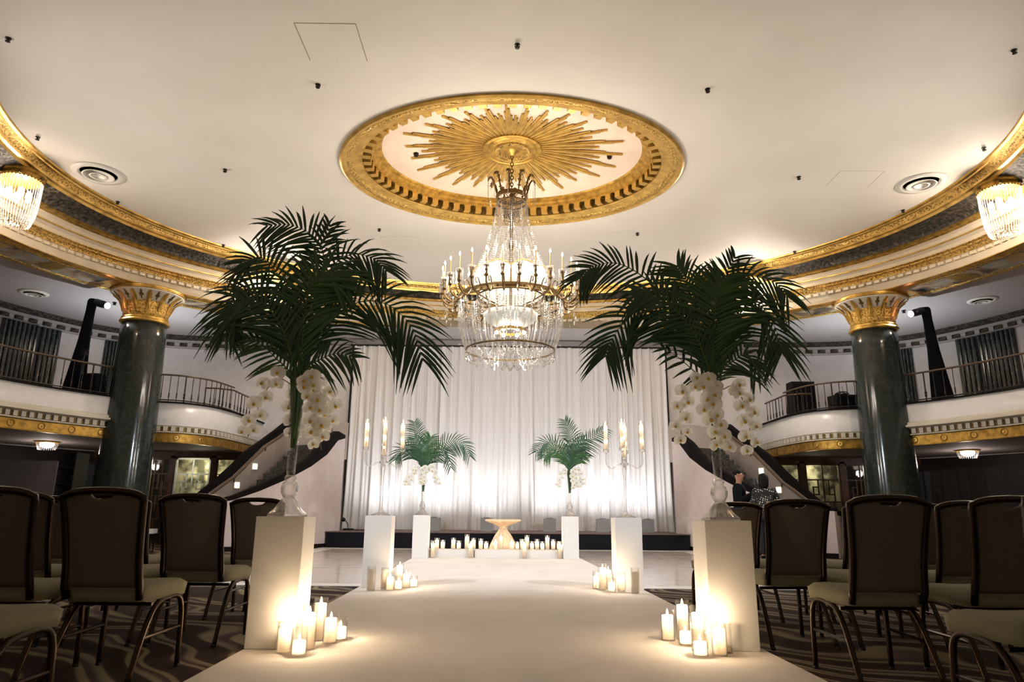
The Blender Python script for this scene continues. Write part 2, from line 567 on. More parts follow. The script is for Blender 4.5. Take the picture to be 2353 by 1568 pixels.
# main ceiling
vs, fs = ell_band([(3.05, 2.38, ZC), (5.0, 4.0, ZC), (7.0, 5.6, ZC), (8.5, 6.85, ZC)], 160)
ceil_o = struct(MB().add(vs, fs).build('ceiling', CEIL))
# faint access hatches: recessed seams around slightly proud panels
for k, (x, y, w, d) in enumerate(((-2.46, -3.55, 0.79, 0.76), (6.45, 0.18, 0.8, 0.62), (-2.58, 3.55, 0.86, 0.6))):
    b = MB()
    g = .010
    for (a0, a1) in (((-w / 2 - g, -d / 2 - g, -0.003), (w / 2 + g, -d / 2, 0.004)), ((w / 2, -d / 2, -0.003), (w / 2 + g, d / 2, 0.004)), ((-w / 2 - g, -d / 2, -0.003), (-w / 2, d / 2, 0.004))):
        b.box(a0, a1)
    b.build('hatch_seam', SEAM if k == 0 else CREAM, ceil_o, loc=(x, y, ZC))

# cornice bands round the oval, top to bottom
def band(name, rings, m, n=160, smooth=False):
    vs, fs = ell_band(rings, n)
    return struct(MB().add(vs, fs).build(name, m, smooth=smooth))
band('trim_1', [(8.40, 6.745, 7.002), (8.41, 6.755, 6.97), (8.46, 6.775, 6.955), (8.47, 6.78, 6.935)], CGOLD_SM)
band('trim_2', [(8.47, 6.78, 6.935), (8.53, 6.80, 6.93), (8.58, 6.82, 6.89), (8.60, 6.825, 6.86)], CGOLD_ORN)
band('trim_3', [(8.60, 6.825, 6.86), (8.62, 6.835, 6.83), (8.68, 6.86, 6.82), (8.715, 6.87, 6.775)], CGOLD_SM)
band('trim_4', [(8.715, 6.87, 6.775), (8.80, 6.93, 6.765), (8.98, 6.99, 6.73), (9.10, 6.99, 6.68), (9.15, 6.96, 6.62)], COVE)
band('trim_5', [(9.15, 6.96, 6.62), (9.14, 6.94, 6.60), (9.20, 6.95, 6.575), (9.25, 6.97, 6.57), (9.30, 6.99, 6.55)], CGOLD)
band('trim_6', [(9.30, 6.99, 6.55), (9.38, 7.0, 6.515), (9.44, 7.0, 6.462)], CREAM)
band('trim_7', [(9.44, 7.0, 6.462), (9.42, 6.985, 6.455), (9.43, 6.985, 6.436), (9.46, 7.01, 6.432)], CGOLD_SM)
band('trim_8', [(9.46, 7.01, 6.432), (9.55, 7.03, 6.39), (9.60, 7.03, 6.33)], CREAM)
band('trim_9', [(9.60, 7.03, 6.33), (9.60, 7.02, 6.315), (9.66, 7.06, 6.30), (9.68, 7.09, 6.275)], CGOLD_ORN)
band('trim_10', [(9.68, 7.09, 6.275), (9.66, 7.09, 6.265), (9.72, 7.14, 6.25), (9.75, 7.19, 6.215), (9.76, 7.22, 6.19)], CGOLD_ORN)
fas = band('trim_11', [(9.76, 7.22, 6.19), (9.78, 7.24, 6.185), (9.80, 7.28, 6.175), (9.86, 7.66, 5.975)], CREAM)
band('trim_12', [(9.86, 7.66, 5.975), (9.85, 7.655, 5.955), (9.91, 7.71, 5.945), (10.0, 7.79, 5.94)], CGOLD_SM)
band('trim_13', [(10.0, 7.79, 5.94), (9.99, 7.785, 5.925), (10.06, 7.835, 5.92), (10.07, 7.845, 5.93)], CGOLD_ORN)
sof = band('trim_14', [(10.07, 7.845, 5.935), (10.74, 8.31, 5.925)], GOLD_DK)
band('trim_15', [(10.74, 8.31, 5.925), (10.75, 8.315, 5.905), (10.83, 8.37, 5.895), (10.88, 8.41, 5.90)], CGOLD_ORN)
# dentils under the egg-and-dart band
dm = MB().box((-0.058, -0.022, -0.045), (0.058, 0.03, 0.02)).mesh('dentil', CREAM)
ND = 300
per = 0.0
pts = [(9.80 * cos(2 * pi * k / 2000), 7.28 * sin(2 * pi * k / 2000)) for k in range(2001)]
acc = [0.0]
for k in range(2000):
    acc.append(acc[-1] + sqrt((pts[k + 1][0] - pts[k][0]) ** 2 + (pts[k + 1][1] - pts[k][1]) ** 2))
def at_len(s):
    lo, hi = 0, 2000
    while hi - lo > 1:
        md = (lo + hi) // 2
        if acc[md] <= s: lo = md
        else: hi = md
    return 2 * pi * (lo + (s - acc[lo]) / max(1e-9, acc[hi] - acc[lo])) / 2000
for k in range(ND):
    t = at_len((k + .5) / ND * acc[-1])
    x, y = 9.80 * cos(t), 7.28 * sin(t)
    if y < -4.2:
        continue
    rz = atan2(y / 7.28 ** 2, x / 9.8 ** 2) + pi / 2
    obj('dentil', dm, fas, (x, y, 6.158), (0, 0, rz))
# painted soffit panels between gilt bars
NP = 40
for k in range(NP):
    t0, t1 = 2 * pi * (k + .04) / NP, 2 * pi * (k + .96) / NP
    if sin((t0 + t1) / 2) < -0.6:
        continue
    vs, fs = ell_band([(10.10, 7.87, 5.928), (10.13, 7.89, 5.921), (10.69, 8.27, 5.913), (10.72, 8.29, 5.92)], 8, t0, t1)
    MB().add(vs, fs).build('painted_panel', PAINT, sof)
    vs, fs = ell_band([(10.09, 7.86, 5.924), (10.4, 8.08, 5.908), (10.72, 8.29, 5.916)], 1, t1 - .012, t1 + .036)
    MB().add(vs, fs).build('gilt_bar', GOLD_SM, sof)

# side-aisle ceiling beyond the soffit, outer wall, crown moulding
n = len(WALLS)
full = WALLS + [(-x, y) for x, y in reversed(WALLS)]
vs, fs = [], []
for (x, y) in full:
    t = atan2(y / 8.41, x / 10.88)
    vs += [(10.86 * cos(t), 8.39 * sin(t), 5.90), (x * 1.01, y + .05, 5.86)]
for k in range(len(full) - 1):
    fs.append((2 * k, 2 * k + 2, 2 * k + 3, 2 * k + 1))
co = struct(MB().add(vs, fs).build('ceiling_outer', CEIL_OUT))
for m in (1, -1):
    w = MB()
    v_, f_ = sweep(WALLS, [(0, 0), (0, 2.4)])
    w.add(v_, f_, 1)
    v_, f_ = sweep(WALLS, [(0, 2.4), (0, 5.9)])
    w.add(v_, f_, 0)
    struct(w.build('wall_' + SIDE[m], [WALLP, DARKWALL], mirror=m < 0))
    c = MB()
    v_, f_ = sweep(WALLS, [(0.0, 5.50), (0.05, 5.52), (0.05, 5.56), (0.02, 5.57), (0.04, 5.66), (0.10, 5.70), (0.10, 5.74)])
    c.add(v_, f_, 0)
    v_, f_ = sweep(WALLS, [(0.10, 5.74), (0.16, 5.76), (0.22, 5.84), (0.24, 5.88)])
    c.add(v_, f_, 1)
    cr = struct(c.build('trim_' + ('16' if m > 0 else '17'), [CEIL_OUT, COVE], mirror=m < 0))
    blk = MB().box((-0.10, -0.03, -0.045), (0.10, 0.03, 0.045)).mesh('crown_block', COVE)
    L = 0.0
    for k in range(12, len(WALLS) - 1):
        (xa, ya), (xb, yb) = WALLS[k], WALLS[k + 1]
        d = sqrt((xb - xa) ** 2 + (yb - ya) ** 2)
        while L < d:
            u = L / d
            nx, ny = (yb - ya) / d, -(xb - xa) / d
            x, y = xa + (xb - xa) * u + nx * .05, ya + (yb - ya) * u + ny * .05
            obj('crown_block', blk, cr, (x * m, y, 5.615), (0, 0, atan2(ny, nx * m) + pi / 2))
            L += 0.36
        L -= d
struct(MB().box((-7.2, 8.58, 0), (7.2, 8.75, 5.95)).build('wall_back', WALLP))
cb = MB().box((-7, 8.50, 5.5), (7, 8.6, 5.58), 0).box((-7, 8.46, 5.70), (7, 8.6, 5.86), 0)
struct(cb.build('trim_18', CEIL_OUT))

# reeded dark pilasters on the upper wall
def pilaster(m, x, y, w, lab):
    b = MB()
    nr = max(4, int(w / 0.11))
    prof = []
    for k in range(nr):
        for q in range(6):
            a = pi * q / 5
            prof.append((-w / 2 + w * (k + .5) / nr - cos(a) * w / nr / 2, -0.06 - sin(a) * w / nr * 0.45))
    prof = [(-w / 2, 0.05)] + prof + [(w / 2, 0.05)]
    np_ = len(prof)
    b.add([(px, py, 3.3) for px, py in prof] + [(px, py, 5.5) for px, py in prof], [(i, i + 1, np_ + i + 1, np_ + i) for i in range(np_ - 1)])
    k = min(range(len(WALLS) - 1), key=lambda i: (WALLS[i][0] + x) ** 2 + (WALLS[i][1] - y) ** 2) if False else min(range(len(WALLS) - 1), key=lambda i: (WALLS[i][0] - x) ** 2 + (WALLS[i][1] - y) ** 2)
    (xa, ya), (xb, yb) = WALLS[k], WALLS[k + 1]
    nx, ny = (yb - ya), -(xb - xa)
    th = thing('pilaster', lab, 'pilaster', (x * m, y, 0), atan2(ny, nx * m) + pi / 2)
    b.build('reeded_shaft', MARBLE_P, th, smooth=False)
    MB().box((-w / 2 - .05, -.16, 3.3), (w / 2 + .05, .05, 3.42)).build('plinth', MARBLE_P, th)
for m in (1, -1):
    s = SIDE[m]
    pilaster(m, -12.56, 5.59, 0.92, f'wide reeded black marble pilaster on the {s} balcony wall, farthest from the stage')
    pilaster(m, -12.24, 6.28, 0.5, f'narrow reeded black marble pilaster on the {s} balcony wall, next to the light boom')
    pilaster(m, -11.3, 7.55, 0.34, f'slim black marble pilaster showing beside the big {s} column')

# ------------------------------------------------------------------ columns
def column(m):
    s = SIDE[m]
    t = thing('marble_column', f'tall round dark green marble column with gilded capital on the {s} side', 'column', (-8.73 * m, 4.36, 0))
    MB().lathe([(0.74, 0), (0.74, 0.16), (0.70, 0.18), (0.72, 0.26), (0.66, 0.34), (0.61, 0.38)], 40).build('base', MARBLE_G, t, smooth=False)
    prof = [(0.575 - 0.085 * (k / 12) ** 1.7, 0.38 + (5.17 - 0.38) * k / 12) for k in range(13)]
    MB().lathe(prof, 48).build('shaft', MARBLE_G, t, smooth=True)
    MB().lathe([(0.49, 5.13), (0.53, 5.14), (0.55, 5.17), (0.53, 5.20), (0.50, 5.21), (0.50, 5.23), (0.52, 5.25), (0.50, 5.27)], 48).build('astragal', GOLD_SM, t, smooth=True)
    bell = [(0.49, 5.26), (0.495, 5.40), (0.52, 5.52), (0.56, 5.62)]
    MB().lathe(bell, 48).build('lower_bell', GOLD_ORN, t, smooth=True)
    bell2 = [(0.56, 5.62), (0.63, 5.71), (0.71, 5.78), (0.78, 5.82), (0.80, 5.84)]
    MB().lathe(bell2, 48).build('upper_bell', CARP_TOP, t, smooth=True)
    MB().lathe([(0.80, 5.84), (0.82, 5.86), (0.81, 5.885), (0.78, 5.90), (0.80, 5.915), (0.79, 5.94)], 48).build('abacus', GOLD_SM, t, smooth=True)
    B_ = bell + bell2[1:]
    def rad(z):
        for (r0, z0), (r1, z1) in zip(B_[:-1], B_[1:]):
            if z0 <= z <= z1 + 1e-6:
                return r0 + (r1 - r0) * (z - z0) / (z1 - z0)
        return B_[-1][0]
    def patch(outline, off=0.018):
        vs = []
        for a, z in outline:
            r = rad(z) + off
            vs.append((r * cos(a), r * sin(a), z))
        zc = sum(z for _, z in outline) / len(outline)
        vs.append(((rad(zc) + off + .012), 0, zc))
        k = len(outline)
        rim = [((rad(z) - .01) * cos(a), (rad(z) - .01) * sin(a), z) for a, z in outline]
        vs += rim
        fs = [(i, (i + 1) % k, k) for i in range(k)] + [(i, (i + 1) % k, k + 1 + (i + 1) % k, k + 1 + i) for i in range(k)]
        return MB().add(vs, fs)
    tongue = patch([(-0.075, 5.40), (0.075, 5.40), (0.085, 5.55), (0.09, 5.66), (0.075, 5.75), (0.035, 5.80), (0, 5.808), (-0.035, 5.80), (-0.075, 5.75), (-0.09, 5.66), (-0.085, 5.55)]).mesh('acanthus_tongue', GOLD)
    fl = patch([(-0.02, 5.64), (0.02, 5.64), (0.025, 5.70), (0.07, 5.705), (0.07, 5.735), (0.03, 5.74), (0.025, 5.79), (0, 5.81), (-0.025, 5.79), (-0.03, 5.74), (-0.07, 5.735), (-0.07, 5.705), (-0.025, 5.70)]).mesh('fleur_ornament', GOLD_DK)
    for k in range(12):
        obj('acanthus_tongue', tongue, t, (0, 0, 0), (0, 0, 2 * pi * k / 12))
        obj('fleur_ornament', fl, t, (0, 0, 0), (0, 0, 2 * pi * (k + .5) / 12))
for m in (1, -1):
    column(m)

# ------------------------------------------------------------------ balconies
def ell_path(a, b, t0, t1, n):
    return [(a * cos(t0 + (t1 - t0) * k / n), b * sin(t0 + (t1 - t0) * k / n)) for k in range(n + 1)]
SIDEPATH = ell_path(10.37, 8.05, R(247), R(149.5), 46)          # travels towards the stage; room on the right
BOW = [tuple(p[:2]) for p in catmull([(-8.75, 4.62, 0), (-8.35, 4.70, 0), (-7.80, 4.90, 0), (-7.38, 5.45, 0), (-7.22, 6.3, 0), (-7.17, 7.3, 0), (-7.17, 8.58, 0)], 26)]
def along(path, step, start=0.0):
    out, L = [], start
    for (xa, ya), (xb, yb) in zip(path[:-1], path[1:]):
        d = sqrt((xb - xa) ** 2 + (yb - ya) ** 2)
        while L < d:
            u = L / d
            nx, ny = (yb - ya) / d, -(xb - xa) / d
            out.append((xa + (xb - xa) * u, ya + (yb - ya) * u, nx, ny))
            L += step
        L -= d
    return out
def balcony(m):
    s = SIDE[m]
    t = thing('balcony', f'curved white balcony front with gilded frieze and dentils on the {s} side', 'balcony')
    for nm, path, mould in (('side', SIDEPATH, True), ('bow', BOW, False)):
        v_, f_ = sweep(path, [(0, 3.34), (0.02, 3.34), (0.02, 2.90 if mould else 2.80)])
        MB().add(v_, f_).build('fascia', FASCIA, t, mirror=m < 0, smooth=True)
        v_, f_ = sweep(path, [(-0.3, 3.36), (0.05, 3.36), (0.05, 3.325), (0.02, 3.325)])
        MB().add(v_, f_).build('coping', DARKCAP, t, mirror=m < 0)
        if mould:
            v_, f_ = sweep(path, [(0.02, 2.93), (0.06, 2.92), (0.10, 2.89), (0.10, 2.85), (0.16, 2.84), (0.16, 2.80), (0.08, 2.78), (0.02, 2.77)])
            MB().add(v_, f_).build('ledge_moulding', CARP_TOP, t, mirror=m < 0)
        v_, f_ = sweep(path, [(0.02, 2.80), (0.03, 2.795), (0.0, 2.78), (0.0, 2.655), (0.05, 2.65), (0.05, 2.625), (0, 2.62)])
        MB().add(v_, f_).build('dentil_bed', CARP_TOP, t, mirror=m < 0)
        blk = MB().box((-0.045, -0.045, -0.055), (0.045, 0.03, 0.055)).mesh('dentil_block', CARP_TOP)
        gap = MB().box((-0.03, -0.004, -0.055), (0.03, 0.02, 0.05)).mesh('dentil_shadow_gap', GOLD_DK)  # dark gilt strips, shade between the blocks put into their colour
        for (x, y, nx, ny) in along(path, 0.165):
            if y < -3 or y > 8.4:
                continue
            rz = atan2(ny, nx * m) + pi / 2
            obj('dentil_block', blk, t, ((x + nx * .012) * m, y + ny * .012, 2.715), (0, 0, rz))
        for (x, y, nx, ny) in along(path, 0.165, 0.0825):
            if y < -3 or y > 8.4:
                continue
            obj('gilt_dentil_shade', gap, t, ((x + nx * .006) * m, y + ny * .006, 2.715), (0, 0, atan2(ny, nx * m) + pi / 2))
        v_, f_ = sweep(path, [(-0.02, 2.62), (-0.03, 2.61), (-0.04, 2.43), (-0.02, 2.42), (-0.02, 2.40), (-0.10, 2.40)])
        MB().add(v_, f_).build('gilded_frieze', GOLD, t, mirror=m < 0)
        ros = MB().lathe([(0.075, 0), (0.075, .012), (0.055, .022), (0.05, .012), (0.025, .014), (0.02, .03), (0, .034)], 14).mesh('rosette', GOLD_SM)
        for (x, y, nx, ny) in along(path, 0.62, 0.3):
            if y < -3 or y > 8.2:
                continue
            obj('rosette', ros, t, ((x - nx * .036) * m, y - ny * .036, 2.52), (pi / 2, 0, atan2(ny, nx * m) + pi / 2))
        # slab underside and deck
        v_, f_ = [], []
    poly = SIDEPATH + BOW
    und, deck = [], []
    vs, fs = [], []
    N = len(poly)
    for k, (x, y) in enumerate(poly):
        if k < len(SIDEPATH):
            q = min(WALLS, key=lambda w: (w[0] - x * 1.28) ** 2 + (w[1] - y * 1.2) ** 2)
        else:
            q = WALLS[min(len(WALLS) - 1, 28 + int((k - len(SIDEPATH)) * 12 / 26))]
        vs += [(x, y, 2.41), (q[0], q[1], 2.41)]
    for k in range(N - 1):
        fs.append((2 * k, 2 * k + 1, 2 * k + 3, 2 * k + 2))
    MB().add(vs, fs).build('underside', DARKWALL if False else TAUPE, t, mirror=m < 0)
    vs2 = [(x, y, 3.33) for x, y, z in vs]
    MB().add(vs2, [tuple(reversed(f)) for f in fs]).build('deck', TAUPE, t, mirror=m < 0)

def railing(m, path, nm, lab, step=0.21, y0=-2.5, y1=8.3, zt=4.02, zb=3.36):
    t = thing('balcony_railing', lab, 'railing', (0, 0, 0))
    P = [(x * m, y) for x, y in path if y0 <= y <= y1]
    MB().tube([(x, y, zt) for x, y in P], 0.022, 8).build('handrail', RAILW, t, smooth=True)
    MB().tube([(x, y, zb + .05) for x, y in P], 0.014, 6).build('bottom_rail', IRON, t)
    bal = MB().lathe([(0.009, 0), (0.009, .10), (0.022, .13), (0.012, .15), (0.018, .20), (0.009, .23), (0.009, zt - zb)], 6).mesh('baluster', IRON)
    big = MB().lathe([(0.02, 0), (0.016, .10), (0.034, .13), (0.018, .15), (0.03, .20), (0.016, .23), (0.016, zt - zb)], 8).mesh('newel_baluster', IRON)
    pp = [(x, y) for x, y in path if y0 <= y <= y1]
    for k, (x, y, nx, ny) in enumerate(along(pp, step)):
        if k % 6 == 0:
            obj('newel_baluster', big, t, (x * m, y, zb))
        else:
            obj('baluster', bal, t, (x * m, y, zb))
    return t
for m in (1, -1):
    s = SIDE[m]
    balcony(m)
    off = ell_path(10.45, 8.13, R(225), R(150.5), 40)
    railing(m, off, 'side', f'thin iron balcony railing with wooden handrail, {s} side before the column', y1=4.05)
    bowr = [(x - .08, y + .06) for x, y in BOW]
    railing(m, bowr, 'bow', f'iron railing round the rounded balcony end above the {s} stairs', 0.17, 4.5, 6.6)
    # stair-head rail set further back
    railing(m, [(-7.9, 6.2), (-7.6, 6.25), (-7.3, 6.5), (-7.3, 7.9)], 'head', f'short iron guard rail at the head of the {s} stairs', 0.22, 0, 9, zt=3.95)

# ------------------------------------------------------------------ curved stairs
INNER = [(-6.75, 3.05), (-6.34, 3.43), (-5.96, 3.77), (-5.54, 4.17), (-5.13, 4.59), (-4.97, 4.81), (-4.71, 5.17), (-4.49, 5.71), (-4.37, 6.2), (-4.28, 6.6)]
IN_LO = [0.94, 0.97, 1.07, 1.28, 1.54, 1.67, 1.90, 2.23, 2.62, 2.72]
IN_UP = [1.00, 1.03, 1.17, 1.42, 1.71, 1.86, 2.13, 2.62, 2.86, 2.80]
OUTER = [(-7.6, 4.7), (-7.32, 4.98), (-7.16, 5.14), (-6.92, 5.42), (-6.76, 5.61), (-6.53, 5.91), (-6.31, 6.31), (-6.1, 6.7), (-5.95, 7.3)]
OU_LO = [0.85, 1.05, 1.19, 1.48, 1.66, 2.05, 2.48, 2.75, 3.1]
OU_UP = [0.95, 1.17, 1.36, 1.69, 1.93, 2.31, 2.62, 2.92, 3.28]
def wallstrip(path, lo, up, th, side):
    """vertical wall of thickness th along a path between heights lo[i], up[i]"""
    b = MB()
    vs = []
    for i, (x, y) in enumerate(path):
        a, c = path[max(i - 1, 0)], path[min(i + 1, len(path) - 1)]
        tx, ty = c[0] - a[0], c[1] - a[1]
        L = sqrt(tx * tx + ty * ty)
        nx, ny = -ty / L * th * side, tx / L * th * side
        vs += [(x, y, lo[i]), (x, y, up[i]), (x + nx, y + ny, up[i]), (x + nx, y + ny, lo[i])]
    fs = []
    n = len(path)
    for i in range(n - 1):
        for j in range(4):
            j2 = (j + 1) % 4
            fs.append((4 * i + j, 4 * i + j2, 4 * i + 4 + j2, 4 * i + 4 + j))
    fs += [(0, 1, 2, 3), (4 * n - 1, 4 * n - 2, 4 * n - 3, 4 * n - 4)]
    return b.add(vs, fs)
def resample(path, n):
    c = catmull([(x, y, 0) for x, y in path], 200)
    L = [0.0]
    for p, q in zip(c[:-1], c[1:]):
        L.append(L[-1] + (q - p).length)
    out = []
    for k in range(n + 1):
        s = L[-1] * k / n
        i = min(max(j for j in range(len(L)) if L[j] <= s + 1e-9), len(c) - 1)
        out.append((c[i].x, c[i].y))
    return out
def stairs(m):
    s = SIDE[m]
    t = thing('staircase', f'curved staircase with dark steps and pale sweeping walls beside the drapes, {s} side', 'staircase')
    wallstrip(INNER, [0.0] * len(INNER), IN_LO, 0.14, 1).build('inner_wall', PINKW, t, mirror=m < 0)
    wallstrip(INNER, IN_LO, IN_UP, 0.16, 1).build('inner_wall_cap', DARKCAP, t, mirror=m < 0)
    p2 = [(x + .01, y - .01) for x, y in INNER]
    wallstrip(p2, [0.0] * len(INNER), [0.1] * len(INNER), 0.02, 1).build('skirting', DARKCAP, t, mirror=m < 0)
    wallstrip(OUTER, [0.0] * len(OUTER), OU_LO, 0.12, 1).build('outer_wall', TAUPE, t, mirror=m < 0)
    wallstrip(OUTER, OU_LO, OU_UP, 0.16, 1).build('outer_wall_cap', DARKCAP, t, mirror=m < 0)
    hp = [((x + .09) * m, y - .06, z - .02) for (x, y), z in zip(OUTER, OU_LO)]
    MB().tube(hp, 0.03, 8).build('handrail', RAILW, t, smooth=True)
    br = MB().box((-.012, -.012, -.12), (.012, .012, 0)).mesh('bracket', IRON)
    for k in (2, 4, 6):
        obj('bracket', br, t, hp[k])
    ns = 16
    A, B_ = resample(INNER[1:], ns), resample(OUTER, ns)
    for k in range(ns):
        z = 0.16 * (k + 1)
        sh = lambda p, q: (p[0] + (q[0] - p[0]) * .13, p[1] + (q[1] - p[1]) * .13)
        a, b, c, d = sh(A[k], B_[k]), sh(A[k + 1], B_[k + 1]), sh(B_[k + 1], A[k + 1]), sh(B_[k], A[k])
        vs = [(*q, 0.0 if k < 3 else z - .5) for q in (a, b, c, d)] + [(*q, z) for q in (a, b, c, d)]
        MB().add(vs, [(0, 3, 2, 1), (4, 5, 6, 7), (0, 1, 5, 4), (1, 2, 6, 5), (2, 3, 7, 6), (3, 0, 4, 7)]).build('step', STEPM, t, mirror=m < 0)
    # back wall rising behind the flight
    wallstrip([(-6.0, 7.25), (-5.2, 7.75), (-4.6, 8.3)], [1.9, 2.2, 2.3], [3.1, 3.3, 3.34], 0.1, 1).build('landing_wall', TAUPE, t, mirror=m < 0)
    for q, (x, y, z, w) in enumerate(((-6.65, 5.70, 1.46, 'lower'), (-6.40, 6.10, 1.94, 'upper'))):
        L = thing('step_light', f'small square recessed step light, {w} one on the {s} stair wall', 'light', (x * m, y, z), (0.68 if m > 0 else -0.68))
        MB().box((-0.075, -0.02, -0.085), (0.075, 0.02, 0.085)).build('frame', CARP_TOP, L)
        MB().box((-0.05, -0.03, -0.06), (0.05, -0.018, 0.06)).build('lens', STEPL, L)
for m in (1, -1):
    stairs(m)

# ------------------------------------------------------------------ rooms behind lattice screens under the balconies
def lattice(w, h, t=0.022, d=0.03, nx=6, nz=11, seed=1):
    b = MB()
    fr = 0.05
    b.box((0, 0, 0), (fr, d, h)).box((w - fr, 0, 0), (w, d, h)).box((0, 0, 0), (w, d, fr)).box((0, 0, h - fr), (w, d, h))
    rnd = random.Random(seed)
    gx, gz = (w - 2 * fr) / nx, (h - 2 * fr) / nz
    X = lambda i: fr + gx * i
    Z_ = lambda j: fr + gz * j
    hb = lambda i0, i1, j: b.box((X(i0) - t / 2, .004, Z_(j) - t / 2), (X(i1) + t / 2, d - .004, Z_(j) + t / 2))
    vb = lambda i, j0, j1: b.box((X(i) - t / 2, .006, Z_(j0) - t / 2), (X(i) + t / 2, d - .006, Z_(j1) + t / 2))
    vb(nx // 2, 0, nz)
    for j in range(1, nz):
        if j % 3 == 0:
            hb(0, nx, j)
    for j in range(0, nz - 2, 3):
        for i in (1, nx - 2):
            hb(i, i + 1, j + 1); hb(i, i + 1, j + 2); vb(i, j + 1, j + 2); vb(i + 1, j + 1, j + 2)
        vb(1, j, j + 1); vb(nx - 1, j, j + 1)
        vb(2, j + 2, j + 3); vb(nx - 2, j + 2, j + 3)
    return b
LY = 7.55
GLOWW = mat('far_room_wall', (0.55, 0.52, 0.34), 0.9, noise=(2.6, (0.06, 0.06, 0.035), 0.42, 0.6), emit=None)  # blotches put the room's uneven lamp glow into the wall colour
def under_room(m):
    s = SIDE[m]
    mm = lambda x: x * m
    # dark screen wall with openings: posts and header
    b = MB()
    for (x0, x1, z0, z1) in ((-12.0, -6.9, 2.25, 2.41), (-9.22, -9.08, 0, 2.3), (-8.12, -7.98, 0, 2.3), (-10.2, -10.05, 0, 2.3), (-11.2, -11.05, 0, 2.3), (-7.0, -6.9, 0, 2.3), (-12.0, -11.9, 0, 2.3)):
        b.box((x0, LY, z0), (x1, LY + .1, z1))
    struct(b.build('wall_screen_' + s, WOOD, mirror=m < 0))
    bw = MB().box((-12.4, 8.42, 0), (-6.6, 8.5, 2.4)).build('wall_vestibule_' + s, GLOWW, mirror=m < 0)
    struct(bw)
    light('vestibule_lamp', 'POINT', (mm(-8.6), 8.05, 2.1), 20 if m > 0 else 9, (1.0, 0.92, 0.66), None, 0.12)
    n = 0
    specs = [(-9.08, 0.96, DOORW if m > 0 else WOOD, 'white painted' if m > 0 else 'brown', 'straight under the rounded balcony end'),
             (-10.05, 0.83, WOOD, 'dark brown', 'next to the column'),
             (-11.05, 0.85, WOOD, 'dark brown', 'deep under the side balcony'),
             (-11.9, 0.7, WOOD, 'shadowed brown', 'farthest under the side balcony'),
             (-7.98, 0.98, WOOD, 'dark brown', 'half hidden by the stair wall')]
    for k, (x, w, mt, cn, wh) in enumerate(specs):
        t = thing('lattice_door', f'{cn} square-fret lattice door {wh}, {s} side', 'door', (0, 0, 0))
        lat = lattice(w, 2.25, t=.036 if k == 0 else .026, seed=k)
        lat.v = [(px + x, py + LY + .02, pz) for px, py, pz in lat.v]
        lat.build('fretwork', mt, t, mirror=m < 0)
        MB().box((x + .03, LY + .045, .03), (x + w - .03, LY + .05, 2.2)).build('pane', GLASS, t, mirror=m < 0)
    # open lattice leaf folded out into the room beside the column
    t = thing('lattice_door', f'open brown lattice door leaf standing ajar beside the {s} column', 'door', (mm(-9.45), 6.9, 0), R(62) * m)
    lattice(0.8, 2.25, seed=9).build('fretwork', WOOD, t)
    MB().lathe([(0.02, 0), (0.02, .05), (0.03, .06), (0.0, .08)], 8, X=Matrix.Translation((0.74, 0, 1.0)) @ Matrix.Rotation(pi / 2, 4, 'X')).build('door_knob', GOLD_SM, t)
    # flush crystal lamp under the balcony
    t = thing('flush_crystal_lamp', f'glowing shallow crystal ceiling lamp under the {s} balcony', 'lamp', (mm(-10.95), 4.95, 2.41))
    MB().lathe([(0.24, 0), (0.26, -.01), (0.26, -.035), (0.24, -.04)], 24).build('rim', GOLD_SM, t)
    bead = MB()
    for k in range(9):
        bead.octa((0, 0, -.02 * k), .011, .012)
    bm_ = bead.mesh('crystal_fringe', CRYST)
    for k in range(26):
        a = 2 * pi * k / 26
        obj('crystal_fringe', bm_, t, (0.235 * cos(a), 0.235 * sin(a), -.04), (sin(a) * -.35, cos(a) * .35, 0))
    MB().lathe([(0.15, -.03), (0.16, -.08), (0.10, -.14), (0.0, -.16)], 16).build('bulb_shade', DRUMIN, t, smooth=True)
    light('flush_lamp_light', 'POINT', (0, 0, -.26), P_FLUSH, (1.0, 0.86, 0.8), t, 0.1)
for m in (1, -1):
    under_room(m)
# free-standing partition at the far left, shelf unit behind it
p_ = thing('partition_screen', 'plain grey fabric partition screen standing under the left balcony', 'screen', (-10.75, 3.2, 0), R(8))
MB().box((-1.2, -.03, .05), (1.15, .03, 1.84)).build('panel', SCREENP, p_)
MB().box((-1.0, -.25, 0), (-.94, .25, .05)).box((.9, -.25, 0), (.96, .25, .05)).build('foot', BLACKM, p_)
t = thing('bottle_shelf', 'narrow dark shelf with glinting glassware beside the grey partition', 'shelf', (-9.95, 4.4, 0))
MB().box((-.2, 0, 0), (.2, .3, 2.1)).box((-.2, -.2, 0), (-.17, .0, 2.1)).box((.17, -.2, 0), (.2, 0, 2.1)).build('carcass', DARKWALL, t)
for k in range(5):
    MB().box((-.17, -.2, .3 + k * .36), (.17, 0, .32 + k * .36)).build('shelf_board', DARKWALL, t)
gl = MB().lathe([(.03, 0), (.03, .005), (.006, .01), (.006, .08), (.03, .1), (.034, .18)], 10).mesh('wine_glass', GLASS, True)
for k in range(4):
    for q in range(3):
        g_ = obj('wine_glass', gl, None, (-10.06 + q * .11, 4.3, .66 + k * .36 + .02 - .0))
        tag(g_, 'small clear stemmed glass on the dark shelf by the partition', 'glass', 'glasses on the dark shelf')
        g_.location.z = .32 + (k + 1) * .36 if k < 4 else 0

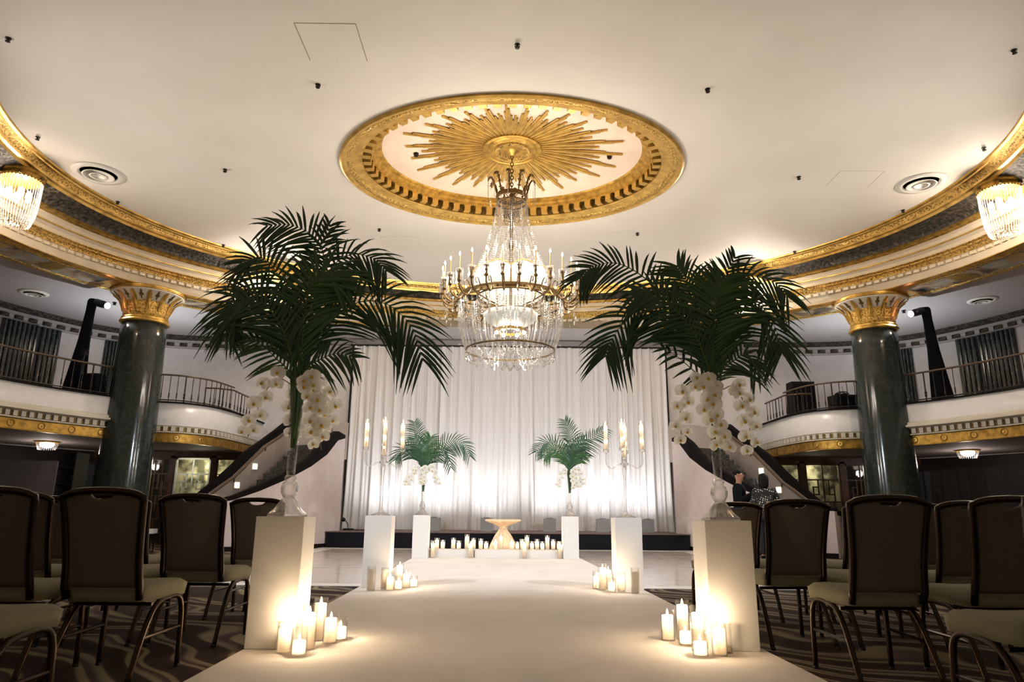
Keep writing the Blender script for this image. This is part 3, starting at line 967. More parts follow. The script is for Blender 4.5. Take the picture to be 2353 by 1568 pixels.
# ------------------------------------------------------------------ stage and drapes
t = thing('stage_platform', 'low black skirted stage with brown carpeted top in front of the drapes', 'stage', (0, 0, 0))
MB().box((-4.42, 5.84, 0), (4.42, 8.56, 0.365)).build('skirt', STAGESK, t)
MB().box((-4.44, 5.82, 0.365), (4.44, 8.57, 0.385)).build('deck', STAGETOP, t)
bd = thing('drape_backdrop', 'tall white pleated drape backdrop hung across the stage', 'backdrop', (0, 0, 0))
NPAN = 7
x0, x1 = -4.57, 4.57
for k in range(NPAN):
    rnd = random.Random(40 + k)
    xa, xb = x0 + (x1 - x0) * k / NPAN - .03, x0 + (x1 - x0) * (k + 1) / NPAN + .03
    nc, nr = 150, 9
    ph = [rnd.uniform(0, 6.28) for _ in range(5)]
    vs, fs = [], []
    for j in range(nr + 1):
        v = j / nr
        z = 0.39 + (5.63 - 0.39) * v
        for i in range(nc + 1):
            u = i / nc
            x = xa + (xb - xa) * u
            amp = 0.045 + 0.03 * (1 - v)
            w = 2 * pi * x
            y = amp * (0.55 * sin(w * 4.1 + ph[0] + .5 * sin(w * .9 + ph[1])) + 0.35 * sin(w * 7.3 + ph[2]) + 0.6 * (1 - v) * sin(w * 1.7 + ph[3]))
            y += 0.012 * sin(w * 13 + ph[4]) * v
            sw = 0.07 * (1 - v) ** 3
            x += sw * (u - .5) * 1.2 + (0.02 * (1 - v) * sin(w * 2.1 + ph[4]))
            vs.append((x, 8.33 + y + (k % 2) * .02 - .06 * max(0, .04 - v) / .04 * (0.6 + .4 * sin(w * 3)), z))
    for j in range(nr):
        for i in range(nc):
            a = j * (nc + 1) + i
            fs.append((a, a + 1, a + nc + 2, a + nc + 1))
    MB().add(vs, fs).build('drape_panel', DRAPE, bd, smooth=True)
MB().tube([(-4.7, 8.33, 5.65), (4.7, 8.33, 5.65)], 0.03, 8).build('top_pipe', IRON, bd)
up = MB().tube([(0, 0, 0.385), (0, 0, 5.70)], 0.03, 8).mesh('upright_pipe', BLACKM)
cap = MB().ball((0, 0, 5.72), .045).mesh('pipe_cap', WHITEP)
for x in (-4.65, -1.5, 1.5, 4.65):
    q = obj('upright_pipe', up, bd, (x, 8.47, 0))
    obj('pipe_cap', cap, q)
# uplights
for k, x in enumerate((-3.4, -1.97, -0.57, 1.11, 2.53, 3.72)):
    t = thing('uplight', f'grey box uplight standing at the foot of the drapes, {ORD[k]} from the left', 'light', (x, 7.45, 0.385), 0, 'uplights at the drapes')
    b = MB().box((-.165, -.10, 0), (.165, .10, .34))
    b.build('housing', GREYF, t)
    MB().lathe([(.09, .34), (.09, .35), (.07, .352)], 16).build('lens_rim', BLACKM, t)
    light('uplight_beam', 'SPOT', (0, 0.02, .40), P_UP, (0.92, 0.945, 1.0), t, 0.08, rot=(R(180 - 17), 0, 0), spot=R(165), blend=1.0)
# small floor spot on the stage end
t = thing('stage_floor_lamp', 'little black clip lamp with cable on the left end of the stage', 'lamp', (-4.15, 7.0, 0.385))
MB().box((-.12, -.06, 0), (.14, .06, .05)).tube([(0, 0, .05), (-.02, 0, .18), (-.08, -.02, .24)], .012, 6).build('base', BLACKM, t)
MB().lathe([(.02, 0), (.05, .02), (.06, .09)], 10, X=Matrix.Translation((-.08, -.02, .25)) @ Matrix.Rotation(R(-70), 4, 'Y')).build('lamp_head', BLACKM, t)
MB().tube(catmull([(.14, 0, .01), (.3, -.05, .008), (.5, .04, .008), (.62, .3, .008)], 16), .008, 5).build('cable', BLACKM, t)
# ================================================================== CEILING FITTINGS
# ------------------------------------------------------------------ medallion with sunburst
md = thing('ceiling_medallion', 'large oval gilded ceiling medallion with sunburst above the chandelier', 'medallion', (0, 0, 0))
def eb(rings, n=128):
    return MB().add(*ell_band(rings, n))
eb([(3.13, 2.45, 7.0), (3.14, 2.46, 6.96), (3.10, 2.42, 6.94), (3.05, 2.38, 6.95), (3.02, 2.355, 6.965)]).build('outer_bead', GOLD_SM, md)
eb([(3.02, 2.355, 6.965), (2.98, 2.32, 6.955), (2.93, 2.28, 6.965), (2.90, 2.255, 6.985)]).build('egg_moulding', GOLD_ORN, md)
eb([(2.90, 2.255, 6.985), (2.88, 2.24, 6.99), (2.78, 2.15, 7.01), (2.74, 2.12, 7.015), (2.735, 2.115, 7.03)]).build('flat_band', GOLD_SM, md)
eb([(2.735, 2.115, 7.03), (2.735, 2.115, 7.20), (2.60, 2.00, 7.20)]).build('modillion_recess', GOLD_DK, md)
eb([(2.60, 2.00, 7.20), (2.58, 1.985, 7.165), (2.54, 1.955, 7.17), (2.53, 1.95, 7.22), (2.48, 1.91, 7.24), (2.47, 1.90, 7.28), (2.42, 1.86, 7.29), (2.40, 1.85, 7.32)]).build('inner_moulding', GOLD, md)
modm = MB().box((-0.062, -0.075, -0.07), (0.062, 0.07, 0.07)).box((-0.075, -0.09, 0.045), (0.075, 0.07, 0.085)).mesh('modillion', GOLD_SM)
NMOD = 62
for k in range(NMOD):
    t = 2 * pi * (k + .5) / NMOD
    t = t + 0.06 * sin(2 * t)
    x, y = 2.665 * cos(t), 2.055 * sin(t)
    obj('modillion', modm, md, (x, y, 7.115), (0, 0, atan2(y / 2.055 ** 2, x / 2.665 ** 2) - pi / 2))
def dome_z(x, y):
    return 7.47 - 0.15 * ((x / 2.40) ** 2 + (y / 1.85) ** 2)
eb([(2.40 * q, 1.85 * q, dome_z(2.40 * q, 0)) for q in (1, .8, .6, .4, .2, .02)]).build('field', CEIL_IN, md, smooth=True)
# sunburst rays: three stepped slats each
def ray_mesh(nm, L):
    b = MB()
    for (y0, l, h) in ((-0.042, .80, .018), (-0.014, 1.0, .03), (0.014, .90, .022), (0.040, .68, .014)):
        w0, w1 = 0.016, 0.030
        e = L * l
        b.add([(0, y0 * .45 - .008, 0), (e, y0 - w1 / 2, 0), (e, y0 + w1 / 2, 0), (0, y0 * .45 + .008, 0),
               (0, y0 * .45 - .008, -h), (e, y0 - w1 / 2, -h), (e, y0 + w1 / 2, -h), (0, y0 * .45 + .008, -h)],
              [(0, 1, 2, 3), (4, 7, 6, 5), (0, 4, 5, 1), (1, 5, 6, 2), (2, 6, 7, 3), (3, 7, 4, 0)])
    return b.mesh(nm, GOLD_SM)
RM = ray_mesh('sunburst_ray', 1.0)
NR_ = 54
rr = random.Random(5)
for k in range(NR_):
    a = 2 * pi * k / NR_
    reach = 1 / sqrt((cos(a) / 2.08) ** 2 + (sin(a) / 1.56) ** 2)
    reach *= (1.0 if k % 2 == 0 else 0.80) * rr.uniform(.93, 1.03)
    x0_, y0_ = .42 * cos(a), .42 * sin(a)
    x1_, y1_ = reach * cos(a), reach * sin(a)
    z0_, z1_ = dome_z(x0_, y0_) - .004, dome_z(x1_, y1_) - .004
    L = sqrt((x1_ - x0_) ** 2 + (y1_ - y0_) ** 2)
    o = obj('sunburst_ray', RM, md, (x0_, y0_, z0_), (0, -atan2(z1_ - z0_, L), a), (L, 1.25, 1.0))
MB().lathe([(0.56, 7.45), (0.55, 7.40), (0.50, 7.385), (0.47, 7.40), (0.44, 7.385), (0.38, 7.37), (0.33, 7.385)], 48).build('rosette_ring', GOLD, md)
MB().lathe([(0.34, 7.40), (0.33, 7.36), (0.26, 7.35), (0.22, 7.38), (0.20, 7.43)], 40).build('rosette_cup', GOLD_ORN, md)
MB().lathe([(0.20, 7.44), (0.02, 7.46)], 24).build('hook_recess', GOLD_DK, md)

# ------------------------------------------------------------------ chandelier
ch = thing('crystal_chandelier', 'huge tiered crystal chandelier with candle bulbs hanging in the middle of the hall', 'chandelier', (0, 0, 0))
MB().lathe([(0.15, 7.44), (0.16, 7.40), (0.10, 7.36), (0.06, 7.33), (0.03, 7.30)], 24).build('canopy', GOLD_SM, ch, smooth=True)
lk = []
for a in range(13):
    q = 2 * pi * a / 12
    lk.append((0.026 * cos(q), 0, 0.045 * sin(q)))
lm = MB().tube(lk, .009, 6, caps=False).mesh('chain_link', BRONZE, True)
for k in range(11):
    obj('chain_link', lm, ch, (0, 0, 7.26 - k * .068), (0, 0, (k % 2) * pi / 2))
MB().lathe([(0.02, 6.55), (0.05, 6.5), (0.02, 6.4), (0.02, 6.2), (0.07, 6.1), (0.03, 5.95), (0.025, 5.6), (0.05, 5.5), (0.025, 5.4), (0.025, 4.2), (0.06, 4.1), (0.0, 3.95)], 14).build('central_stem', BRONZE, ch, smooth=True)
def ringmesh(r, z0, z1, th=.02):
    return [(r - th, z0), (r, z0), (r + .008, (z0 + z1) / 2), (r, z1), (r - th, z1), (r - th, z0 + .0001)]
def openring(name, r, z0, z1, m_, th=.02, n=48):
    pr = [(r - th, z0), (r, z0), (r + .008, (z0 + z1) / 2), (r, z1), (r - th, z1), (r - th, z0)]
    vs, fs = [], []
    for (q, z) in pr:
        for k in range(n):
            a = 2 * pi * k / n
            vs.append((q * cos(a), q * sin(a), z))
    for j in range(len(pr) - 1):
        for k in range(n):
            fs.append((j * n + k, j * n + (k + 1) % n, (j + 1) * n + (k + 1) % n, (j + 1) * n + k))
    return MB().add(vs, fs).build(name, m_, ch)
openring('crown_ring', 0.285, 6.42, 6.50, BRONZE, .03)
openring('crown_lower_ring', 0.27, 6.32, 6.35, BRONZE, .02)
spk = MB()
for k in range(6):
    a = pi * k / 3
    spk.tube([(0.02 * cos(a), 0.02 * sin(a), 6.40), (.27 * cos(a), .27 * sin(a), 6.45)], .008, 5)
spk.build('crown_spokes', BRONZE, ch)
# curled crown leaves with short crystal drops
lf = MB()
pth = [(0.27, 0, 6.48), (0.30, 0, 6.62), (0.335, 0, 6.76), (0.38, 0, 6.83), (0.42, 0, 6.82), (0.435, 0, 6.77)]
lf.tube(pth, [.010, .016, .018, .018, .014, .008], 6)
for k in range(8):
    u = k / 7
    i = min(int(u * 5), 4)
    p = Vector(pth[i]).lerp(Vector(pth[i + 1]), u * 5 - i)
    for sgn in (-1, 1):
        lf.octa((p.x, sgn * .026, p.z), .016, .018)
lfm = lf.mesh('crown_leaf', BRONZE)
dp = MB()
for k in range(13):
    dp.octa((0, 0, -.022 - k * .030), .013, .016)
dp.octa((0, 0, -.022 - 13.4 * .030), .016, .034)
dpm = dp.mesh('crystal_drop', CRYST)
for k in range(10):
    a = 2 * pi * (k + .25) / 10
    q = obj('crown_leaf', lfm, ch, None, (0, 0, a))
    obj('crystal_drop', dpm, q, (0.435, 0, 6.76))
# tall strands from crown to shoulder
NS = 30
st = MB()
NB = 34
for k in range(NB):
    u = k / (NB - 1)
    r = 0.275 + 0.36 * (u ** 1.5) + .0
    z = 6.32 - 1.36 * u
    st.octa((r, 0, z), .017 + .007 * u, .020)
stm = st.mesh('crystal_strand', CRYST)
for k in range(NS):
    obj('crystal_strand', stm, ch, None, (0, 0, 2 * pi * k / NS))
for k in range(18):
    obj('crystal_strand', stm, ch, None, (0, 0, 2 * pi * (k + .5) / 18), (.68, .68, 1))
# inner dark scrollwork
sw = MB()
for k in range(5):
    a = 2 * pi * k / 5
    X = Matrix.Rotation(a, 4, 'Z')
    sw.tube([(0.03, 0, 6.0), (0.12, 0, 5.95), (0.17, 0, 6.05), (0.12, 0, 6.12), (0.09, 0, 6.06)], .012, 6, X=X)
sw.build('stem_scrolls', BRONZE, ch)
# frosted scalloped shades round the middle
sh = MB()
for j in range(7):
    pass
vs, fs = [], []
for j in range(9):
    v = j / 8
    for i in range(9):
        u = i / 8 - .5
        a = u * 0.74
        top = 5.02 - .10 * (2 * abs(u)) ** 2.2
        z = 4.56 + (top - 4.56) * v
        r = .56 + .09 * sin(pi * v * .8)
        vs.append((r * cos(a), r * sin(a), z))
for j in range(8):
    for i in range(8):
        q = j * 9 + i
        fs.append((q, q + 1, q + 10, q + 9))
shm = MB().add(vs, fs).mesh('glass_shade', FROST, True)
for k in range(8):
    o = obj('glass_shade', shm, ch, None, (0, 0, 2 * pi * (k + .5) / 8))
    rim = MB().tube([(.655 * cos(u * .74), .655 * sin(u * .74), 5.02 - .10 * (2 * abs(u)) ** 2.2 + .006) for u in [i / 12 - .5 for i in range(13)]], .008, 5)
    rim.build('shade_rim', GOLD_SM, o)
# main ring and its carved band
openring('main_ring', 0.93, 4.43, 4.52, BRONZE, .03, 64)
openring('ring_bead', 0.945, 4.405, 4.43, GOLD_DK, .02, 64)
openring('inner_ring', 0.60, 4.52, 4.56, BRONZE, .02, 48)
spk = MB()
for k in range(8):
    a = 2 * pi * k / 8
    spk.tube([(0.03 * cos(a), 0.03 * sin(a), 4.30), (.5 * cos(a), .5 * sin(a), 4.36), (.92 * cos(a), .92 * sin(a), 4.46)], .014, 6)
spk.build('ring_spokes', BRONZE, ch)
# candle arms
arm = MB()
arm.tube(catmull([(0.92, 0, 4.47), (1.00, 0, 4.36), (1.10, 0, 4.36), (1.19, 0, 4.44), (1.205, 0, 4.55)], 14), .016, 6)
arm.tube(catmull([(0.95, 0, 4.50), (1.02, 0, 4.60), (1.09, 0, 4.58), (1.08, 0, 4.51), (1.04, 0, 4.52)], 10), .010, 5)
arm.lathe([(0.018, 4.53), (0.035, 4.56), (0.022, 4.60), (0.03, 4.68), (0.045, 4.72), (0.02, 4.73)], 10, X=Matrix.Translation((1.205, 0, 0)))
armm = arm.mesh('candle_arm', BRONZE, False)
bob = MB().lathe([(0.02, 0), (0.06, .008), (0.066, .02)], 12)
for k in range(10):
    a = 2 * pi * k / 10
    bob.octa((.06 * cos(a), .06 * sin(a), -.02), .009, .02)
    bob.octa((.06 * cos(a), .06 * sin(a), -.07), .011, .035)
    if k % 2 == 0:
        bob.octa((.058 * cos(a), .058 * sin(a), -.14), .013, .04)
bobm = bob.mesh('bobeche', CRYST)
stick = MB().lathe([(0.011, 0), (0.010, .245), (0.006, .25)], 8).mesh('candle_tube', mat('candle_tube_gilt', (0.62, 0.36, 0.12), 0.5))
bulb = MB().lathe([(0.006, 0), (0.016, .018), (0.0165, .034), (0.008, .06), (0.001, .078)], 8).mesh('flame_bulb', BULB, True)
pend = MB()
for k in range(4):
    pend.octa((0, 0, -.05 * k), .011, .02)
pend.octa((0, 0, -.24), .016, .055)
pendm = pend.mesh('crystal_pendant', CRYST)
NA = 28
for k in range(NA):
    a = 2 * pi * (k + .5) / NA
    q = obj('candle_arm', armm, ch, None, (0, 0, a))
    obj('bobeche', bobm, q, (1.205, 0, 4.735))
    obj('candle_tube', stick, q, (1.205, 0, 4.745))
    obj('flame_bulb', bulb, q, (1.205, 0, 4.99))
    obj('crystal_pendant', pendm, q, (1.14, 0, 4.36))
# bell-shaped lower basket of strands
st = MB()
NB = 27
def basket(u):
    return (0.925 - 0.04 * u - 0.12 * u ** 3, 4.40 - 0.82 * u)
for k in range(NB):
    r, z = basket(k / (NB - 1))
    st.octa((r, 0, z), .0175, .0195)
stm2 = st.mesh('basket_strand', CRYST)
for k in range(48):
    obj('basket_strand', stm2, ch, None, (0, 0, 2 * pi * k / 48))
for k in range(30):
    obj('basket_strand', stm2, ch, (0, 0, .62), (0, 0, 2 * pi * k / 30), (.74, .74, .85))
for k in range(24):
    obj('basket_strand', stm2, ch, (0, 0, 2.02), (0, 0, 2 * pi * k / 24), (.50, .50, .47))
openring('bottom_ring', 0.77, 3.555, 3.585, BRONZE, .015, 56)
# festoons below the ring, in rows towards the centre
fe = MB()
for (r0, r1, da, dep) in ((.77, .77, .22, .14), (.77, .50, .22, .20)):
    for k in range(17):
        u = k / 16
        r = r0 + (r1 - r0) * u
        a = da * (u - .5)
        fe.octa((r * cos(a), r * sin(a), 3.55 - dep * 4 * u * (1 - u)), .0125, .0135)
fem = fe.mesh('crystal_festoon', CRYST)
for k in range(28):
    obj('crystal_festoon', fem, ch, None, (0, 0, 2 * pi * k / 28))
for k in range(18):
    obj('crystal_festoon', fem, ch, (0, 0, .02), (0, 0, 2 * pi * k / 18), (.66, .66, 1))
drop = MB()
for k in range(12):
    drop.octa((0, 0, -.028 * k), .011, .014)
dropm = drop.mesh('centre_drop', CRYST)
for k in range(7):
    a = 2 * pi * k / 7
    obj('centre_drop', dropm, ch, (.12 * cos(a), .12 * sin(a), 3.60))
# crystal prisms hanging inside under the main ring
pr_ = MB()
for k in range(7):
    pr_.octa((0, 0, -.045 * k), .018, .022)
prm = pr_.mesh('inner_prism_string', CRYST)
for k in range(30):
    a = 2 * pi * k / 30
    obj('inner_prism_string', prm, ch, (.72 * cos(a), .72 * sin(a), 4.34))
    obj('inner_prism_string', prm, ch, (.86 * cos(a + .1), .86 * sin(a + .1), 4.32))
# lit fluted bowl and its small bulb ring
MB().lathe([(0.47, 4.24), (0.46, 4.17), (0.40, 4.08), (0.26, 4.02), (0.14, 4.01)], 32, wob=lambda a, j, z: 1 + .03 * cos(8 * a)).build('glass_bowl', FROST, ch, smooth=True)
openring('bulb_ring', 0.28, 3.90, 3.95, GOLD_SM, .03, 32)
sb = MB().ball((0, 0, 0), .035, 10, 6).mesh('round_bulb', BULB, True)
for k in range(6):
    a = 2 * pi * k / 6
    obj('round_bulb', sb, ch, (.24 * cos(a), .24 * sin(a), 3.90))
b = MB()
for k in range(14):
    a = 2 * pi * k / 14
    for q in range(4):
        b.octa((.28 * cos(a), .28 * sin(a), 3.86 - .03 * q), .012, .015)
b.build('bulb_ring_beads', CRYST, ch)
for k in range(8):
    a = 2 * pi * (k + .5) / 8
    light('candle_bulb_light', 'POINT', (1.05 * cos(a), 1.05 * sin(a), 5.12), P_CHAND_UP, WARM, ch, .10)
light('shade_light', 'POINT', (0, 0, 4.80), P_CHAND_IN, WARM, ch, .2)
light('bowl_light', 'POINT', (0, 0, 3.78), P_CHAND_IN * .6, WARM, ch, .12)

# ------------------------------------------------------------------ crystal drum lamps on the cornice
def drum_proto():
    t = thing('crystal_drum_lamp', '', 'lamp')
    MB().lathe([(0.37, .02), (0.38, -.01), (0.36, -.03), (0.34, -.04), (0.35, -.10), (0.33, -.12)], 32).build('mount_ring', GOLD, t)
    b = MB()
    for k in range(36):
        a = 2 * pi * k / 36
        b.octa((.345 * cos(a), .345 * sin(a), -.125), .018, .02)
    b.build('beaded_edge', BRONZE, t)
    kn = MB().ball((0, 0, 0), .035, 8, 5).mesh('boss', BRONZE)
    for k in range(6):
        a = 2 * pi * k / 6
        obj('boss', kn, t, (.36 * cos(a), .36 * sin(a), -.08))
    st = MB()
    for k in range(34):
        u = k / 33
        st.octa((.335 - .02 * u - .07 * u ** 4 + (0), 0, -.14 - .82 * u), .0125, .0135)
    sm_ = st.mesh('crystal_string', CRYST_D)
    for k in range(44):
        obj('crystal_string', sm_, t, None, (0, 0, 2 * pi * k / 44))
    bb = MB()
    for k in range(8):
        for q in range(5):
            a = 2 * pi * (q + .3 * k) / 5
            bb.octa((.03 * k * cos(a), .03 * k * sin(a), -.97 + .006 * k), .014, .016)
    bb.build('bottom_beads', CRYST_D, t)
    bu = MB().lathe([(.02, -.22), (.05, -.27), (.055, -.36), (.02, -.44), (0, -.45)], 10).mesh('lamp_bulb', DRUMIN, True)
    for k in range(4):
        a = 2 * pi * (k + .5) / 4
        obj('lamp_bulb', bu, t, (.15 * cos(a), .15 * sin(a), -.06))
    return t
dr = drum_proto()
for k, (x, y, lab) in enumerate(((-8.90, -.12, 'crystal drum lamp on the cornice cut by the left picture edge'), (8.90, -.12, 'crystal drum lamp on the cornice cut by the right picture edge'),
                                 (-6.10, 5.02, 'crystal drum lamp on the far cornice behind the left palm'), (6.10, 5.02, 'crystal drum lamp on the far cornice behind the right palm'))):
    o = dr if k == 0 else copy_tree(dr)
    o.location = (x, y, 6.74)
    tag(o, lab, 'lamp', 'drum lamps round the cornice')
    light('drum_lamp_light', 'POINT', (0, 0, -.45), P_DRUM, (1.0, 0.85, 0.70), o, .18)

# ------------------------------------------------------------------ vents and sprinklers
def vent(x, y, z, r, lab):
    t = thing('air_vent', lab, 'vent', (x, y, z))
    MB().lathe([(r, .005), (r, -.012), (r * .80, -.03), (r * .72, -.03), (r * .68, .0)], 40).build('outer_cone', VENT, t, smooth=True)
    MB().lathe([(r * .70, .0), (r * .02, .002)], 40).build('throat', VENTD, t)
    MB().lathe([(r * .60, -.055), (r * .58, -.06), (r * .42, -.04), (r * .36, -.02)], 40).build('middle_cone', VENT, t, smooth=True)
    MB().lathe([(r * .34, -.062), (r * .32, -.068), (r * .16, -.05), (r * .02, -.05)], 32).build('inner_cone', VENT, t, smooth=True)
vent(-7.80, 0.30, 7.0, .46, 'round white air diffuser in the main ceiling near the left drum lamp')
vent(7.78, 0.32, 7.0, .44, 'round white air diffuser in the main ceiling near the right drum lamp')
vent(-11.42, 4.25, 5.875, .32, 'round air diffuser in the shadowed ceiling above the left balcony')
vent(11.25, 4.05, 5.875, .32, 'round air diffuser in the shadowed ceiling above the right balcony')
sp = MB().lathe([(.05, 0), (.05, -.01), (.018, -.015), (.018, -.05), (.04, -.055), (.04, -.062), (.012, -.07)], 10).box((-.045, -.006, -.045), (.045, .006, -.03)).mesh('sprinkler_head', SPRK)
SPR = [(-6.82, -3.57, 'left of the hatch at the picture corner'), (0.05, -3.56, 'nearest on the centre line above the chandelier'), (6.8, -3.57, 'at the upper right picture corner'),
       (-2.9, -2.6, 'below the square ceiling hatch'), (2.9, -2.6, 'to the upper right of the medallion'), (-8.1, -1.0, 'above the left air diffuser'), (8.1, -1.0, 'above the right air diffuser'),
       (-5.33, .08, 'between the left air diffuser and the medallion'), (5.37, .12, 'between the right air diffuser and the medallion'), (-8.1, 1.52, 'below the left air diffuser at the cornice'),
       (8.1, 1.52, 'below the right air diffuser at the cornice'), (-2.95, 2.8, 'just below the left side of the medallion'), (2.85, 2.88, 'just below the right side of the medallion'),
       (-6.85, 3.85, 'over the left palm by the far cornice'), (6.8, 3.88, 'over the right palm by the far cornice')]
for (x, y, lab) in SPR:
    tag(obj('sprinkler_head', sp, None, (x, y, ZC), None, (.78, .78, .9)), 'small dark ceiling sprinkler ' + lab, 'sprinkler', 'ceiling sprinklers')
for x, w in ((-1.8, 'left'), (1.83, 'right')):
    tag(obj('sprinkler_head', sp, None, (x, 0.1, dome_z(x, .1))), f'small sprinkler at the {w} tip of the sunburst', 'sprinkler', 'ceiling sprinklers')
for x, y, lab in ((-9.9, 4.3, 'left'), (9.9, 4.3, 'right')):
    tag(obj('sprinkler_head', sp, None, (x, 5.0, 5.885)), f'small sprinkler in the ceiling above the {lab} spotlight boom', 'sprinkler', 'ceiling sprinklers')

# ------------------------------------------------------------------ spotlight booms and clutter on the balconies
def boom(m):
    s = SIDE[m]
    t = thing('spotlight_boom', f'black draped boom stand with a stage spotlight on the {s} balcony', 'spotlight', (-9.95 * m, 4.0, 3.33))
    vs, fs = [], []
    prof = [(0, .26, .22), (.6, .20, .17), (1.3, .13, .12), (2.0, .10, .09), (2.28, .11, .09), (2.33, .08, .07)]
    for (z, w, d) in prof:
        cx = (.12 * m) * (z / 2.3)
        for k in range(10):
            a = 2 * pi * k / 10
            vs.append((cx + w * cos(a), d * sin(a), z))
    for j in range(len(prof) - 1):
        for k in range(10):
            fs.append((j * 10 + k, j * 10 + (k + 1) % 10, (j + 1) * 10 + (k + 1) % 10, (j + 1) * 10 + k))
    fs.append(tuple(range((len(prof) - 1) * 10, len(prof) * 10)))
    MB().add(vs, fs).build('draped_mast', BLACKC, t, smooth=True)
    MB().tube([(.14 * m, 0, 2.2), (.30 * m, -.02, 2.26)], .02, 6).build('yoke', BLACKM, t)
    q = MB().lathe([(.07, -.18), (.09, -.16), (.09, .10), (.075, .12), (.075, .22), (.09, .24)], 14)
    hd = q.build('spot_housing', BLACKM, t)
    hd.location = (.36 * m, -.06, 2.20)
    d = Vector((0.86 * m, -.35, -.30)).normalized()
    hd.rotation_mode = 'QUATERNION'
    hd.rotation_quaternion = d.to_track_quat('Z', 'Y')
    MB().lathe([(.078, .243), (.05, .258), (0.0005, .262)], 14).build('spot_lens', SPOTL, hd, smooth=True)
    l = light('stage_spot', 'SPOT', (.36 * m + d.x * .3, -.06 + d.y * .3, 2.2 + d.z * .3), P_SPOT, (1.0, .94, .94), t, .06, spot=R(46), blend=.9)
    aim = Vector((-0.6 * m, 0.8, 0.3)) - Vector((-9.95 * m + .36 * m, 3.9, 5.5))
    l.rotation_mode = 'QUATERNION'
    l.rotation_quaternion = aim.to_track_quat('-Z', 'Y')
    return t
for m in (1, -1):
    boom(m)
def fill_flood(x, y, lab):  # lamps added out of view to light the dome evenly
    t = thing('added_floodlight', lab, 'light', (x, y, 3.36))
    MB().lathe([(.08, 0), (.08, .02), (.02, .03), (.02, .12)], 12).build('base', BLACKM, t)
    d = (Vector((-x * .25, -y * .1, 7.0)) - Vector((x, y, 3.55))).normalized()
    h = MB().lathe([(.06, -.12), (.10, -.08), (.11, .10), (.10, .10), (.09, .02), (.001, .0)], 16).build('can', BLACKM, t, loc=(0, 0, .2))
    h.rotation_mode = 'QUATERNION'
    h.rotation_quaternion = d.to_track_quat('Z', 'Y')
    l = light('added_wash_light', 'SPOT', tuple(Vector((0, 0, .2)) + d * .13), P_WASH, (1.0, .97, .90), t, .08, spot=R(110), blend=1.0)
    l.rotation_mode = 'QUATERNION'
    l.rotation_quaternion = d.to_track_quat('-Z', 'Y')
for m in (1, -1):
    fill_flood(-10.5 * m, -.6, f'added unseen flood lamp on the {SIDE[m]} balcony ledge level with the chandelier')
    fill_flood(-9.1 * m, -4.3, f'added unseen flood lamp on the {SIDE[m]} balcony ledge behind the camera end')
def added_profile_spot(x, y, aim_, lab):  # lamps added out of view to whiten the runner and farther plinths
    t = thing('added_profile_spot', lab, 'spotlight', (x, y, 3.36))
    MB().lathe([(.10, 0), (.10, .02), (.025, .03), (.025, .5)], 12).build('stand', BLACKM, t)
    d = (Vector(aim_) - Vector((x, y, 3.95))).normalized()
    h = MB().lathe([(.08, -.25), (.10, -.2), (.10, .1), (.08, .12), (.08, .28), (.07, .28), (.06, .2), (.001, .19)], 16).build('barrel', BLACKM, t, loc=(0, 0, .59))
    h.rotation_mode = 'QUATERNION'
    h.rotation_quaternion = d.to_track_quat('Z', 'Y')
    l = light('added_profile_light', 'SPOT', tuple(Vector((0, 0, .59)) + d * .3), P_STAGEWASH, (.84, .91, 1.0), t, .07, spot=R(72), blend=.9)
    l.rotation_mode = 'QUATERNION'
    l.rotation_quaternion = d.to_track_quat('-Z', 'Y')
for m in (1, -1):
    added_profile_spot(-5.2 * m, -7.02, (0, 1.0, 1.0), f'added unseen profile spotlight on the {SIDE[m]} balcony behind the camera end')
for m in (1, -1):
    t = thing('column_uplight', f'small uplight on the balcony floor hidden behind the {SIDE[m]} column', 'light', (-9.27 * m, 5.4, 3.34))
    MB().lathe([(.09, 0), (.11, .02), (.11, .20), (.09, .20), (.08, .12), (.001, .11)], 16).build('can', BLACKM, t)
    light('column_uplight_beam', 'SPOT', (0, 0, .24), 230, (.88, .95, 1.0), t, .06, rot=(pi, 0, 0), spot=R(150), blend=1.0)
def case(name, lab, cat, x, y, w, d, h, top=0.0, z=3.34, rz=0):
    t = thing(name, lab, cat, (x, y, z), rz)
    b = MB().add([(-w / 2, -d / 2, 0), (w / 2, -d / 2, 0), (w / 2, d / 2, 0), (-w / 2, d / 2, 0), (-w / 2 + .01, -d / 2, h), (w / 2 - .01, -d / 2, h), (w / 2 - top, d / 2, h + .02), (-w / 2 + top, d / 2, h + .02)],
                 [(0, 3, 2, 1), (4, 5, 6, 7), (0, 1, 5, 4), (1, 2, 6, 5), (2, 3, 7, 6), (3, 0, 4, 7)])
    b.build('cabinet', CRATE, t)
    MB().box((-w / 2 + .04, -d / 2 - .012, .05), (w / 2 - .04, -d / 2, h - .06)).build('front_panel', BLACKC, t)
    hb = MB().box((-.05, -.02, -.015), (.05, .0, .015)).mesh('grip', BLACKM)
    obj('grip', hb, t, (0, -d / 2 - .012, h - .03))
    return t
case('loudspeaker', 'tall black loudspeaker behind the railing of the right rounded balcony', 'loudspeaker', 8.03, 7.2, .64, .5, 1.08, .05)
case('equipment_case', 'low wide black equipment case beside the right column', 'case', 8.5, 5.6, .72, .5, .45)
case('loudspeaker', 'black loudspeaker by the railing next to the left column', 'loudspeaker', -9.50, 3.95, .42, .36, .50, .03)
case('monitor_wedge', 'small dark wedge by the railing at the far left', 'loudspeaker', -10.15, 3.2, .3, .3, .14, .03)
t = thing('cable_coil', 'tangle of cable heaped on the equipment case by the right column', 'cable', (8.4, 5.6, 3.82))
rr = random.Random(3)
